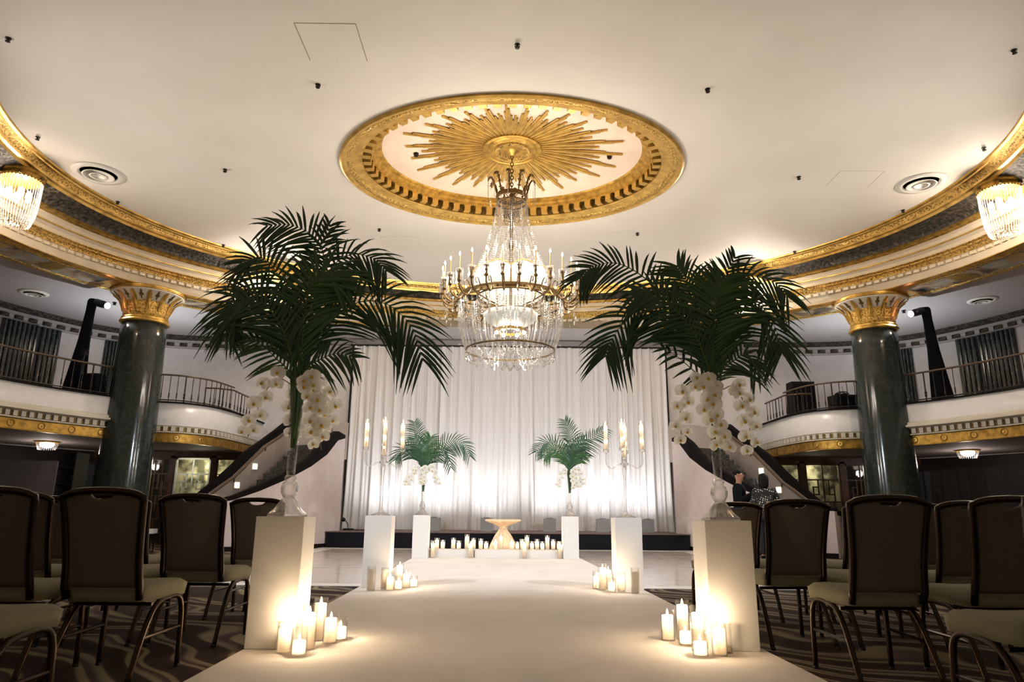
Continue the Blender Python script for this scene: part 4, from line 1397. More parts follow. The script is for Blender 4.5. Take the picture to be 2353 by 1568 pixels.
MB().tube(catmull([(.2 * cos(k * 1.3) * rr.uniform(.5, 1), .12 * sin(k * 1.3), .01 + rr.uniform(0, .06)) for k in range(14)], 60), .012, 5).tube([(-.05, 0, 0), (-.04, 0, .3)], .005, 4).tube([(.06, 0, 0), (.03, 0, .22)], .005, 4).build('loops', BLACKM, t)
t = thing('cable_stand', 'slim stand wrapped in cable beside the left loudspeaker', 'stand', (-9.66, 3.7, 3.34))
MB().tube([(0, 0, 0), (0.03, 0, .9)], .012, 6).lathe([(.07, .9), (.07, .93), (.04, .95), (.04, 1.0), (.075, 1.0), (.075, 1.02)], 10, X=Matrix.Translation((.03, 0, 0))).build('pole', BLACKM, t)
MB().tube([(.012 + .03 * cos(k * .8), .03 * sin(k * .8), .15 + k * .014) for k in range(50)], .008, 5).build('wound_cable', BLACKM, t)
# ================================================================== AISLE SETTING
RUN = 0.016
o = MB().add([(*aw(x, y)[:2], z) for z in (0.012, RUN) for (x, y) in ((-1.485, 1.0), (1.69, 1.0), (1.69, 14.35), (-1.485, 13.78))],
             [(0, 3, 2, 1), (4, 5, 6, 7), (0, 1, 5, 4), (1, 2, 6, 5), (2, 3, 7, 6), (3, 0, 4, 7)]).build('aisle_runner', RUNNER)
tag(o, 'wide white cloth runner down the aisle to the altar table', 'runner')

PLH, PLW = 0.775, 0.30
def plinth(x, y, lab):
    t = thing('plinth', lab, 'plinth', aw(x, y, RUN), AISLE, 'white plinths along the aisle')
    w = PLW / 2
    b = bmesh.new()
    bmesh.ops.create_cube(b, size=1)
    for v in b.verts:
        v.co = Vector((v.co.x * PLW, v.co.y * PLW, (v.co.z + .5) * (PLH - .001)))
    bmesh.ops.bevel(b, geom=[e for e in b.edges], offset=.003, segments=1, affect='EDGES')
    me = bpy.data.meshes.new('column_body')
    b.to_mesh(me)
    b.free()
    me.materials.append(WHITEP)
    obj('column_body', me, t)
    return t
PLINTHS = [(-1.331, 4.69, 'white square plinth nearest the camera on the left, under a palm vase'), (1.497, 4.686, 'white square plinth nearest the camera on the right, under a palm vase'),
           (-1.29, 8.307, 'white square plinth under the left crystal candelabra'), (1.529, 8.211, 'white square plinth under the right crystal candelabra'),
           (-1.347, 13.729, 'white square plinth at the far end left of the candle row'), (1.487, 13.809, 'white square plinth at the far end right of the candle row')]
for p in PLINTHS:
    plinth(*p)
TOPZ = RUN + PLH

# ------------------------------------------------------------------ vases with palms and orchids
def vase(x, y, lab):
    t = thing('glass_vase', lab, 'vase', aw(x, y, TOPZ), .3)
    wob = lambda a, j, z: 1 + (.05 * cos(8 * a) if z < .12 else .02 * cos(12 * a))
    MB().lathe([(0.118, 0), (0.122, .010), (0.112, .022), (0.085, .045), (0.066, .075), (0.045, .105), (0.036, .12)], 48, wob=wob).build('scalloped_foot', VGLASS, t, smooth=True)
    MB().lathe([(0.036, .12), (0.052, .15), (0.055, .185), (0.045, .215), (0.030, .225), (0.040, .245), (0.028, .262)], 28, wob=lambda a, j, z: 1 + .04 * cos(9 * a)).build('knopped_stem', VGLASS, t, smooth=True)
    ou = [(0.027, .262), (0.030, .40), (0.036, .55), (0.046, .70), (0.060, .82), (0.068, .87)]
    inn = [(r - .005, z) for r, z in reversed(ou)]
    inn[-1] = (0.022, .275)
    MB().lathe(ou + inn + [(0.0001, .272)], 28).build('trumpet', GLASS, t, smooth=True)
    return t

def frond(name, pts, parent, L=0.30, n=34, face=(0, -1, .25), m_=None, seed=0, start=.16, droop=.55, wid=.0105):
    rnd = random.Random(seed)
    P = catmull(pts, 60)
    b = MB()
    b.tube(P, [.0095 * (1 - i / 60) ** 1.3 + .001 for i in range(61)], 6, mi=1)
    f = Vector(face).normalized()
    for k in range(n):
        t = start + (1 - start) * (k + .5) / n
        i = min(int(t * 60), 59)
        p = P[i].lerp(P[i + 1], t * 60 - i)
        T = (P[i + 1] - P[max(i - 1, 0)]).normalized()
        side = T.cross(f)
        side = side.normalized() if side.length > 1e-4 else Vector((1, 0, 0))
        nrm = side.cross(T).normalized()
        prof = min(1, (t - start) / .2 + .6) * (1 - .5 * max(0, (t - .5) / .5) ** 1.8)
        ang = R(26 + 36 * min(1, (t - start) / .3) - 26 * max(0, (t - .6) / .4))
        for sg in (-1, 1):
            l = L * prof * rnd.uniform(.9, 1.08)
            d = T * cos(ang + rnd.uniform(-.07, .07)) + side * sg * sin(ang) - nrm * rnd.uniform(-.05, .22)
            d.normalize()
            wv = d.cross(nrm).normalized()
            w0 = wid * rnd.uniform(.85, 1.15)
            vs, fs = [], []
            st = 4
            g = droop * rnd.uniform(.7, 1.3)
            for s_ in range(st + 1):
                u = s_ / st
                q = p + d * (l * u) + Vector((0, 0, -1)) * (g * l * u * u * .5)
                ww = w0 * (1 - abs(2 * u - .75) ** 2 * .62) if u < .99 else .0012
                ww = max(ww, .0012)
                vs += [tuple(q + wv * ww), tuple(q + nrm * ww * .35), tuple(q - wv * ww)]
            for s_ in range(st):
                a = 3 * s_
                fs += [(a, a + 1, a + 4, a + 3), (a + 1, a + 2, a + 5, a + 4)]
            b.add(vs, fs, 0)
    return b.build(name, [m_ or LEAF, RACH], parent, smooth=False)

def bloom_mesh():
    b = MB()
    def petal(ang, l, w, cup, z0):
        vs, fs = [], []
        ns, nw = 5, 4
        for s_ in range(ns + 1):
            u = s_ / ns
            hw = w * sin(pi * min(1, (u * .86 + .10))) ** .7
            for k in range(nw + 1):
                v = k / nw * 2 - 1
                x, y = u * l, v * hw
                z = z0 + cup * u * u - .10 * w * (1 - v * v) * 0 + .006 * (1 - v * v)
                vs.append((x * cos(ang) - y * sin(ang), x * sin(ang) + y * cos(ang), z))
        for s_ in range(ns):
            for k in range(nw):
                a = s_ * (nw + 1) + k
                fs.append((a, a + 1, a + nw + 2, a + nw + 1))
        b.add(vs, fs, 0)
    for a in (90, 210, 330):
        petal(R(a), .046, .020, -.006, 0)
    for a in (15, 165):
        petal(R(a), .050, .034, -.004, .004)
    b.ball((0, -.006, .010), .010, 8, 5, 1, (1, 1.2, 1))
    b.ball((0, .004, .012), .006, 6, 4, 0)
    return b.mesh('orchid_bloom', [ORCH, ORCHC], True)
BLOOM = bloom_mesh()

def spray(parent, pts, n, seed, sc=1.0, face=(0, -1, .1), spread=.030):
    rnd = random.Random(seed)
    P = catmull(pts, 40)
    s_ = MB().tube(P, .003, 5).build('orchid_spray', STEMG, parent)
    for k in range(n):
        t = .18 + .82 * (k + .3) / n
        i = min(int(t * 40), 39)
        p = P[i].lerp(P[i + 1], t * 40 - i)
        side = (-1 if k % 2 else 1) * spread
        T = (P[i + 1] - P[i]).normalized()
        f = Vector(face).normalized() + Vector((rnd.uniform(-.35, .35), rnd.uniform(-.1, .2), rnd.uniform(-.35, .2)))
        f.normalize()
        sd = T.cross(f).normalized()
        o = obj('orchid_bloom', BLOOM, s_)
        o.location = p + sd * side * sc + f * .03 * sc
        z = f
        upv = Vector((0, 0, 1))
        x = upv.cross(z).normalized()
        y = z.cross(x)
        o.rotation_mode = 'QUATERNION'
        o.rotation_quaternion = Matrix((x, y, z)).transposed().to_quaternion() @ Quaternion((0, 0, 1), rnd.uniform(-.4, .4))
        q = sc * rnd.uniform(.95, 1.15)
        if k >= n - 2:
            q *= .85
        o.scale = (q, q, q)
    return s_

def arrangement(x, y, lab, fronds, sprays, seed):
    vx, vy, vz = aw(x, y, TOPZ)
    t = thing('palm_arrangement', lab, 'plant', (vx, vy, vz + .86), 0)
    for k, f in enumerate(fronds):
        pts, kw = f
        pts = [(0.010 * cos(k * 2.1), 0.010 * sin(k * 2.1), -.42), (0.034 * cos(k * 2.1), .034 * sin(k * 2.1), -.06)] + pts
        frond('palm_frond', pts, t, seed=seed * 20 + k, m_=LEAF2 if kw.pop('bright', False) else LEAF, start=kw.pop('start', .28), **kw)
    b = MB()
    rb = random.Random(seed)
    for k in range(16):
        a, q = 2.4 * k, sqrt((k + .5) / 16)
        b.tube([(.016 * q * cos(a), .016 * q * sin(a), -.40 + .05 * rb.random()), (.030 * q * cos(a), .030 * q * sin(a), -.18), (.052 * q * cos(a), .052 * q * sin(a), .02), (.075 * q * cos(a), .075 * q * sin(a), .16)], [.006, .009, .010, .004], 6)
    tag(b.build('stalk_bundle', LEAF2, t, smooth=True), kind='stuff')
    for k, (pts, n, sc) in enumerate(sprays):
        spray(t, pts, n, seed * 10 + k, sc * .93)
    return t

# (x to the right, y away from the camera, z up), metres from the vase mouth
NEAR_L = [
    ([(.02, .0, .25), (.06, .0, .62), (.10, .02, .92), (.02, .0, 1.08), (-.14, -.02, 1.16), (-.32, -.03, 1.15)], dict(L=.35, n=30)),
    ([(.03, .02, .28), (.09, .05, .60), (.15, .05, .86), (.29, .03, .96), (.46, .0, .92), (.56, -.02, .82)], dict(L=.35, n=28, droop=.9)),
    ([(-.05, .0, .20), (-.17, .02, .48), (-.32, .02, .68), (-.46, .0, .68), (-.53, -.02, .52), (-.52, -.02, .34)], dict(L=.36, n=28, droop=.8)),
    ([(.05, -.03, .18), (.18, -.06, .40), (.36, -.08, .56), (.58, -.08, .56), (.76, -.08, .40), (.85, -.08, .16)], dict(L=.42, n=31, droop=.8)),
    ([(-.03, -.04, .22), (-.08, -.08, .50), (-.16, -.10, .74), (-.30, -.10, .88), (-.44, -.10, .84)], dict(L=.39, n=28)),
    ([(.02, -.06, .20), (.04, -.12, .42), (.07, -.16, .62), (.16, -.18, .74), (.30, -.18, .70)], dict(L=.46, n=28, wid=.013, bright=True)),
    ([(-.04, -.06, .18), (-.10, -.12, .36), (-.22, -.16, .52), (-.36, -.18, .54), (-.46, -.18, .42)], dict(L=.42, n=27, wid=.012)),
    ([(.06, -.06, .10), (.16, -.10, .16), (.28, -.12, .20), (.40, -.12, .17)], dict(L=.23, n=16, droop=.9)),
    ([(-.05, -.05, .08), (-.14, -.08, .17), (-.24, -.10, .26), (-.36, -.10, .30)], dict(L=.22, n=15, bright=True)),
    ([(.03, .02, .30), (.03, .05, .70), (.06, .06, 1.0), (.12, .05, 1.20)], dict(L=.28, n=22)),
]
NEAR_R = [
    ([(-.06, .0, .25), (-.22, .0, .56), (-.42, .0, .80), (-.62, .0, .92), (-.80, .0, .90), (-.90, .0, .80)], dict(L=.32, n=33)),
    ([(-.05, -.02, .20), (-.18, -.04, .40), (-.36, -.05, .54), (-.54, -.06, .54), (-.68, -.06, .36), (-.74, -.06, .22)], dict(L=.37, n=30, droop=.8)),
    ([(-.01, -.02, .24), (-.06, -.04, .52), (-.14, -.06, .74), (-.22, -.08, .88)], dict(L=.39, n=28, bright=True)),
    ([(.02, .02, .26), (.06, .04, .56), (.14, .06, .76), (.30, .05, .86), (.50, .02, .80), (.58, .0, .68)], dict(L=.35, n=30, droop=.8)),
    ([(.04, -.03, .20), (.14, -.06, .42), (.26, -.08, .60), (.38, -.08, .56), (.46, -.08, .36), (.47, -.08, .26)], dict(L=.35, n=28, droop=.8)),
    ([(.0, -.06, .20), (.0, -.12, .42), (.02, -.16, .62), (.06, -.18, .74)], dict(L=.46, n=28, wid=.013, bright=True)),
    ([(-.04, -.06, .16), (-.12, -.12, .34), (-.24, -.16, .50), (-.40, -.18, .62), (-.56, -.18, .62)], dict(L=.37, n=27, wid=.012)),
    ([(.05, -.05, .12), (.14, -.08, .20), (.22, -.10, .24), (.30, -.10, .14)], dict(L=.26, n=16, droop=.9)),
    ([(-.05, -.05, .05), (-.14, -.08, .12), (-.26, -.10, .22), (-.36, -.10, .28)], dict(L=.16, n=9)),
    ([(.03, .02, .26), (.10, .05, .58), (.16, .06, .84), (.24, .04, 1.0)], dict(L=.28, n=21)),
]
SPR_L = [([(-.03, -.05, .0), (-.12, -.09, .03), (-.20, -.10, -.10), (-.24, -.10, -.26), (-.27, -.10, -.36)], 9, 1.05),
         ([(.03, -.07, .0), (.10, -.11, .02), (.16, -.12, -.12), (.19, -.12, -.28), (.22, -.12, -.44)], 13, 1.15),
         ([(.06, -.05, -.02), (.17, -.05, -.03), (.24, -.04, -.15), (.26, -.03, -.32)], 9, 1.05),
         ([(.0, .05, -.02), (-.04, .09, -.1), (-.03, .10, -.25), (-.02, .10, -.36)], 8, 1.05)]
SPR_R = [([(-.04, -.05, .02), (-.16, -.09, .03), (-.24, -.10, -.10), (-.26, -.10, -.25), (-.24, -.10, -.37)], 9, 1.05),
         ([(.0, -.08, .02), (-.05, -.12, .02), (-.07, -.13, -.12), (-.04, -.13, -.28), (.02, -.13, -.44)], 14, 1.15),
         ([(.05, -.05, .0), (.13, -.07, .02), (.19, -.08, -.12), (.21, -.08, -.28), (.20, -.08, -.45)], 11, 1.05)]
vase(-1.331, 4.69, 'tall trumpet glass vase with scalloped foot on the near left plinth')
vase(1.497, 4.686, 'tall trumpet glass vase with scalloped foot on the near right plinth')
vase(-1.347, 13.729, 'tall trumpet glass vase on the far left plinth by the altar')
vase(1.487, 13.809, 'tall trumpet glass vase on the far right plinth by the altar')
arrangement(-1.331, 4.69, 'big spread of dark green palm fronds and white orchids, near left vase', [(a, dict(b)) for a, b in NEAR_L], SPR_L, 1)
arrangement(1.497, 4.686, 'big spread of dark green palm fronds and white orchids, near right vase', [(a, dict(b)) for a, b in NEAR_R], SPR_R, 2)
FAR_L = [([(-.02, 0, .2), (-.10, 0, .45), (-.16, 0, .70), (-.22, 0, .92)], dict(L=.35, n=25)),
         ([(-.05, 0, .15), (-.22, 0, .34), (-.42, 0, .40), (-.56, 0, .18)], dict(L=.35, n=24)),
         ([(.06, 0, .18), (.26, 0, .42), (.50, 0, .55), (.74, 0, .50), (.88, 0, .26)], dict(L=.35, n=27)),
         ([(.06, 0, .10), (.22, 0, .28), (.42, 0, .34), (.52, 0, .04)], dict(L=.30, n=22)),
         ([(.02, -.05, .2), (.06, -.08, .42), (.12, -.1, .62)], dict(L=.39, n=24, bright=True)),
         ([(-.03, -.05, .2), (-.08, -.08, .40), (-.2, -.1, .6)], dict(L=.39, n=24))]
FAR_R = [([(.02, 0, .25), (.10, 0, .55), (.02, 0, .80), (-.08, 0, 1.0)], dict(L=.35, n=25)),
         ([(-.06, 0, .2), (-.24, 0, .48), (-.46, 0, .56), (-.66, 0, .36)], dict(L=.35, n=25)),
         ([(.06, 0, .2), (.22, 0, .44), (.46, 0, .66), (.72, 0, .84)], dict(L=.35, n=27)),
         ([(-.05, -.04, .16), (-.16, -.06, .36), (-.34, -.06, .44), (-.5, -.06, .26)], dict(L=.35, n=24, bright=True)),
         ([(.04, -.04, .16), (.14, -.06, .30), (.26, -.06, .36)], dict(L=.30, n=21, bright=True)),
         ([(.02, -.06, .2), (.10, -.08, .44), (.30, -.1, .62)], dict(L=.37, n=24))]
SPF_L = [([(-.03, -.05, .0), (-.16, -.07, .0), (-.26, -.08, -.2), (-.30, -.08, -.32)], 9, 1.2), ([(.0, -.07, .0), (.02, -.1, .0), (.0, -.1, -.2), (-.01, -.1, -.3)], 11, 1.2), ([(.04, -.05, .0), (.16, -.06, .02), (.26, -.07, -.16), (.28, -.07, -.3)], 8, 1.1)]
SPF_R = [([(-.03, -.05, .0), (-.12, -.07, -.02), (-.20, -.08, -.2), (-.24, -.08, -.32)], 8, 1.0), ([(.02, -.07, .0), (.08, -.1, .0), (.10, -.1, -.2), (.10, -.1, -.34)], 11, 1.25), ([(.04, -.05, .0), (.16, -.06, .0), (.22, -.07, -.16), (.22, -.07, -.32)], 9, 1.2)]
arrangement(-1.347, 13.729, 'smaller palm and orchid arrangement in the far left vase before the drapes', [(a, dict(b)) for a, b in FAR_L], SPF_L, 3)
arrangement(1.487, 13.809, 'smaller palm and orchid arrangement in the far right vase before the drapes', [(a, dict(b)) for a, b in FAR_R], SPF_R, 4)

# ------------------------------------------------------------------ candelabra
flame_m = MB().lathe([(0.001, 0), (0.006, .008), (0.0075, .016), (0.004, .030), (0.0005, .042)], 8).mesh('flame', FLAME, True)
def candelabra(x, y, lab, rot, power):
    t = thing('crystal_candelabra', lab, 'candelabra', aw(x, y, TOPZ), rot)
    MB().lathe([(0.11, 0), (0.115, .006), (0.09, .018), (0.05, .030), (0.026, .05), (0.02, .07)], 28).build('foot', VGLASS, t, smooth=True)
    MB().lathe([(0.02, .07), (0.015, .10), (0.013, .3), (0.017, .45), (0.026, .56), (0.02, .58)], 16).build('stem', VGLASS, t, smooth=True)
    MB().lathe([(0.02, .58), (0.045, .595), (0.05, .615), (0.03, .63), (0.036, .65), (0.02, .66)], 16).build('hub', VGLASS, t, smooth=True)
    arm_ = MB().tube(catmull([(0.03, 0, .61), (0.08, 0, .60), (0.13, 0, .565), (0.175, 0, .57), (0.208, 0, .62), (0.21, 0, .74)], 20), .009, 8).mesh('arm', GLASS_S, True)
    cup = MB().lathe([(0.012, .735), (0.034, .75), (0.036, .775), (0.03, .78)], 14).mesh('candle_cup', VGLASS, True)
    tub = MB().lathe([(0.032, 0), (0.032, .33), (0.0305, .33), (0.0305, .004)], 18).mesh('glass_tube', GLASS, True)
    can = MB().lathe([(0.021, 0), (0.021, .285), (0.018, .29), (0.002, .286)], 14).mesh('taper_candle', WAX, True)
    def set_(par, px, py, z):
        obj('candle_cup', cup, par, (px, py, z - .775))
        obj('glass_tube', tub, par, (px, py, z))
        c = obj('taper_candle', can, par, (px, py, z + .003))
        obj('flame', flame_m, c, (0, 0, .292))
        light('added_wax_glow', 'POINT', (0, 0, .24), P_GLOW * .5, WARM2, c, .01)  # lamps added inside the taper to make its wax glow
        light('added_wax_glow', 'POINT', (0, 0, .10), P_GLOW * .3, WARM2, c, .01)
    for k in range(4):
        a = obj('arm', arm_, t, None, (0, 0, pi / 2 * k))
        set_(a, .21, 0, .775)
    cn = MB().lathe([(0.015, .655), (0.012, .665)], 10).build('centre_post', VGLASS, t)
    set_(cn, 0, 0, .685)
    light('candelabra_light', 'POINT', (0, 0, 1.12), power, WARM2, t, .12)
GLASS_S = glassy('arm_glass', 0.5, 1, diffuse=.12)
candelabra(-1.29, 8.307, 'five-arm clear glass candelabra with lit tapers on the left plinth', .17, 3)
candelabra(1.529, 8.211, 'five-arm clear glass candelabra with lit tapers on the right plinth', -.25, 3)

# ------------------------------------------------------------------ pillar candles in glass cylinders
GC = {}
def hurricane(x, y, z, gh, chh, lit, lab, group, r=.046):
    t = thing('hurricane_candle', lab, 'candle', (x, y, z), random.uniform(0, 6), group)
    kg, kc = ('g', round(gh, 2), r), ('c', round(chh, 2), r)
    if kg not in GC:
        h = round(gh, 2)
        GC[kg] = MB().lathe([(0.0005, .001), (r, 0), (r, h), (r - .003, h), (r - .003, .008), (0.0005, .008)], 28).mesh('glass_cylinder', GLASS, True)
    if kc not in GC:
        h = round(chh, 2)
        GC[kc] = MB().lathe([(0.0005, 0), (r - .009, 0), (r - .009, h - .004), (r - .013, h), (r - .018, h - .006), (0.0005, h - .008)], 24).mesh('pillar_candle', WAX, True)
    obj('glass_cylinder', GC[kg], t)
    c = obj('pillar_candle', GC[kc], t, (0, 0, .009))
    if 'w' not in GC:
        GC['w'] = MB().tube([(0, 0, 0), (.001, 0, .008), (.002, 0, .014)], .0012, 5).mesh('wick', WICK)
    obj('wick', GC['w'], c, (0, 0, round(chh, 2) - .010))
    if lit:
        obj('flame', flame_m, c, (0, 0, round(chh, 2) - .004))
        light('added_wax_glow', 'POINT', (0, 0, round(chh, 2) - .03), P_GLOW, WARM2, c, .012)  # extra lamp inside the candle body, brightening the wax
    return t
def hgt(h):
    return 'tall' if h > .235 else ('short' if h < .175 else 'medium')
CL = {
 'near left plinth': [(-1.328, -7.329, 0.181, 0.147, 1), (-1.224, -7.387, 0.164, 0.074, 1), (-1.219, -7.22, 0.256, 0.197, 1), (-1.232, -6.913, 0.261, 0.218, 1), (-1.14, -7.0, 0.182, 0.143, 1), (-1.105, -6.87, 0.145, 0.075, 1)],
 'near right plinth': [(1.124, -7.321, 0.150, 0.075, 1), (1.243, -7.304, 0.183, 0.145, 1), (1.158, -7.16, 0.259, 0.206, 1), (1.130, -6.95, 0.150, 0.075, 1), (1.05, -6.802, 0.191, 0.152, 1), (1.160, -6.766, 0.253, 0.214, 1), (1.30, -7.21, 0.17, 0.03, 0)],
 'left candelabra plinth': [(-1.468, -3.911, 0.251, 0.211, 0), (-1.35, -3.76, 0.232, 0.196, 0), (-1.274, -3.853, 0.191, 0.133, 1), (-1.20, -3.74, 0.144, 0.081, 1), (-1.24, -3.42, 0.26, 0.217, 1), (-1.14, -3.581, 0.189, 0.143, 1), (-1.07, -3.463, 0.124, 0.073, 1)],
 'right candelabra plinth': [(0.99, -3.498, 0.191, 0.13, 1), (1.04, -3.64, 0.277, 0.226, 1), (1.111, -3.82, 0.143, 0.094, 1), (1.215, -3.836, 0.214, 0.147, 1), (1.345, -3.95, 0.255, 0.215, 0), (1.13, -3.435, 0.216, 0.188, 1)],
}
for nm, lst in CL.items():
    order = sorted(range(len(lst)), key=lambda i: lst[i][0])
    rank = {i: k for k, i in enumerate(order)}
    pw = P_NEAR if 'near' in nm else P_MID
    for i, (x, y, g, c, lit) in enumerate(lst):
        lab = f'{"lit" if lit else "unlit"} {hgt(g)} pillar candle in glass by the {nm}, {ORD[rank[i]]} from the left'
        t = hurricane(x, y, RUN, g, c, lit, lab, 'candles by the ' + nm)
        if lit:
            light('candle_light', 'POINT', (0, 0, c + .035), pw, WARM2, t, .012)
ROW = [(-1.367, 0.212), (-1.259, 0.165), (-1.052, 0.206), (-0.95, 0.163), (-0.792, 0.28), (-0.668, 0.21), (-0.526, 0.2), (-0.425, 0.151), (-0.245, 0.195), (-0.138, 0.28), (0.07, 0.192), (0.175, 0.151), (0.27, 0.198), (0.365, 0.271), (0.46, 0.156), (0.56, 0.198), (0.66, 0.156), (0.76, 0.271), (0.87, 0.201), (0.98, 0.16)]
RZ = RUN + .145
for k, (x, g) in enumerate(ROW):
    y = 2.21 + .02 * x + (.05 if k % 2 else 0)
    t = hurricane(x, y, RZ, g, g - .05, 1, f'lit {hgt(g)} pillar candle in glass on the altar riser, {ORD[k]} from the left', 'candle row on the altar risers')
    if k % 2 == 0:
        light('candle_light', 'POINT', (0, 0, g + .02), P_ROW, WARM2, t, .02)
for k, (x, y) in enumerate(((-1.41, 1.90), (-0.705, 1.92), (0.305, 1.94), (0.98, 1.96))):
    t = hurricane(x, y, RUN, .32, .25, 1, f'lit tall candle in a floor glass before the altar risers, {ORD[k]} from the left', 'floor candles before the risers')
    light('candle_light', 'POINT', (0, 0, .30), P_ROW, WARM2, t, .02)
for k, (xa, xb) in enumerate(((-1.46, -.655), (-.635, .265), (.285, 1.03))):
    t = thing('altar_riser', f'low white box riser under the candle row, {("left", "middle", "right")[k]} one', 'riser', ((xa + xb) / 2, 2.22 + .01 * (xa + xb), RUN), AISLE, 'altar risers')
    w = (xb - xa) / 2
    MB().box((-w, -.20, 0), (w, .20, .135)).build('box', WHITEP, t)
    MB().box((-w - .004, -.204, .135), (w + .004, .204, .145)).build('lid', WHITEP, t)

# ------------------------------------------------------------------ draped altar table
t = thing('cocktail_table', 'round altar table in champagne satin tied in at the waist', 'table', (-.105, 2.85, .012))
prof = [(0.33, 0), (0.305, .06), (0.25, .22), (0.16, .40), (0.075, .515), (0.055, .54), (0.075, .565), (0.17, .61), (0.30, .655), (0.365, .68), (0.37, .695), (0.36, .702), (0.0005, .703)]
def wob(a, j, z):
    am = .10 if .1 < z < .66 else (.07 if z <= .1 else .01)
    return 1 + am * (.6 * cos(11 * a + 1.2 * sin(3 * a)) + .4 * cos(5 * a + z * 4))
MB().lathe(prof, 88, wob=wob).build('draped_cloth', SATIN, t, smooth=True)
MB().lathe([(0.062, .52), (0.078, .53), (0.078, .55), (0.062, .56)], 20, wob=lambda a, j, z: 1 + .06 * cos(7 * a)).build('tie_band', SATIN, t, smooth=True)
MB().ball((0.01, -.08, .545), .028, 8, 6, sc=(1.2, .8, 1)).tube([(.0, -.09, .54), (-.03, -.12, .47), (-.035, -.14, .40)], [.016, .02, .012], 6).build('knot', SATIN, t, smooth=True)
MB().lathe([(0.35, .700), (0.352, .708), (0.34, .712), (0.0005, .712)], 40).build('table_top', SATIN, t)

# ------------------------------------------------------------------ banquet chairs
def chair_proto():
    t = thing('banquet_chair', '', 'chair')
    # seat cushion (chair faces +y)
    vs, fs = [], []
    nx, ny = 12, 12
    def sx(v):
        return .215 + .015 * v
    top = []
    for j in range(ny + 1):
        for i in range(nx + 1):
            u, v = i / nx * 2 - 1, j / ny * 2 - 1
            x = u * sx(v)
            y = v * .225 + .02
            e = max(abs(u), abs(v)) ** 8
            dip = .012 * (u * u) - .010 * (v * v)
            z = .462 + dip - .030 * e
            k_ = 1 - .06 * (abs(u) * abs(v)) ** 4
            top.append((x * k_, y * k_, z))
    bot = [(x * .97, y * .97, .374) for x, y, z in top]
    vs = top + bot
    N = (nx + 1) * (ny + 1)
    for j in range(ny):
        for i in range(nx):
            a = j * (nx + 1) + i
            fs.append((a, a + 1, a + nx + 2, a + nx + 1))
            fs.append((N + a, N + a + nx + 1, N + a + nx + 2, N + a + 1))
    edge = [i for i in range(nx + 1)] + [(nx + 1) * j + nx for j in range(1, ny + 1)] + [(nx + 1) * ny + i for i in range(nx - 1, -1, -1)] + [(nx + 1) * j for j in range(ny - 1, 0, -1)]
    for k in range(len(edge)):
        a, b_ = edge[k], edge[(k + 1) % len(edge)]
        fs.append((b_, a, N + a, N + b_))
    MB().add(vs, fs).build('seat', SEATM, t, smooth=True)
    # back pad: hourglass outline with a scooped hand hole under the top rail
    def hw(v):
        return .170 + .012 * (1 - v) ** 2 + .030 * max(0, v - .25) ** 1.25 / .75 ** 1.25
    def bz(v):
        return .445 + .455 * v
    def by(u, v):
        return -.215 - .085 * v - .012 * v * v + .018 * (u * u) - .02
    vs, fs = [], []
    nu, nv = 16, 14
    for s_ in (0, 1):
        for j in range(nv + 1):
            for i in range(nu + 1):
                u, v = i / nu * 2 - 1, j / nv
                crown = .016 * (1 - u * u)
                scoop = .034 * max(0, 1 - (u / .36) ** 2) ** .5 if abs(u) < .36 else 0
                zz = bz(v) + (crown - .012 - scoop) * max(0, (v - .72) / .28) ** 1.5
                th = .028 * (1 - abs(u) ** 6 * .5)
                vs.append((u * hw(v), by(u, v) + (th if s_ else -.006), zz))
    N = (nu + 1) * (nv + 1)
    for j in range(nv):
        for i in range(nu):
            a = j * (nu + 1) + i
            fs.append((a, a + 1, a + nu + 2, a + nu + 1))
            fs.append((N + a, N + a + nu + 1, N + a + nu + 2, N + a + 1))
    edge = [i for i in range(nu + 1)] + [(nu + 1) * j + nu for j in range(1, nv + 1)] + [(nu + 1) * nv + i for i in range(nu - 1, -1, -1)] + [(nu + 1) * j for j in range(nv - 1, 0, -1)]
    for k in range(len(edge)):
        a, b_ = edge[k], edge[(k + 1) % len(edge)]
        fs.append((b_, a, N + a, N + b_))
    MB().add(vs, fs).build('backrest', BACKM, t, smooth=True)
    path = [(-.185, -.20, .39)] + [(-hw(v) - .008, by(1, v) - .004, bz(v)) for v in [k / 10 for k in range(0, 10)]]
    path += [(u * (hw(1) + .008), by(u, 1) - .004, bz(1) + .016 * (1 - u * u) - .002 - .018 * abs(u) ** 6) for u in [k / 6 for k in range(-6, 7)]]
    path += [(hw(v) + .008, by(1, v) - .004, bz(v)) for v in [k / 10 for k in range(9, -1, -1)]] + [(.185, -.20, .39)]
    MB().tube(path, .0185, 8).build('back_frame', CHAIRM, t, smooth=True)
    # one bent tube per side makes front and rear leg
    def leg(s_):
        p = catmull([(s_ * .215, .215, 0), (s_ * .213, .212, .20), (s_ * .208, .20, .325), (s_ * .205, .15, .372), (s_ * .203, .05, .372), (s_ * .202, -.06, .345), (s_ * .205, -.15, .24), (s_ * .212, -.27, 0)], 34)
        return MB().tube(p, .0145, 8)
    for s_ in (-1, 1):
        leg(s_).build('leg_frame', LEGM, t, smooth=True)
        MB().tube([(s_ * .212, .21, .21), (s_ * .205, -.172, .20)], .009, 6).build('side_stretcher', LEGM, t)
        for y_ in (.215, -.27):
            MB().lathe([(.016, 0), (.016, .012), (.012, .02)], 8, X=Matrix.Translation((s_ * (.215 if y_ > 0 else .212), y_, 0))).build('foot_glide', BLACKM, t)
    MB().tube([(-.205, .14, .365), (.205, .14, .365)], .010, 6).build('seat_rail', CHAIRM, t)
    MB().tube([(-.203, -.10, .355), (.203, -.10, .355)], .010, 6).build('seat_rail', CHAIRM, t)
    return t
proto = chair_proto()
first = True
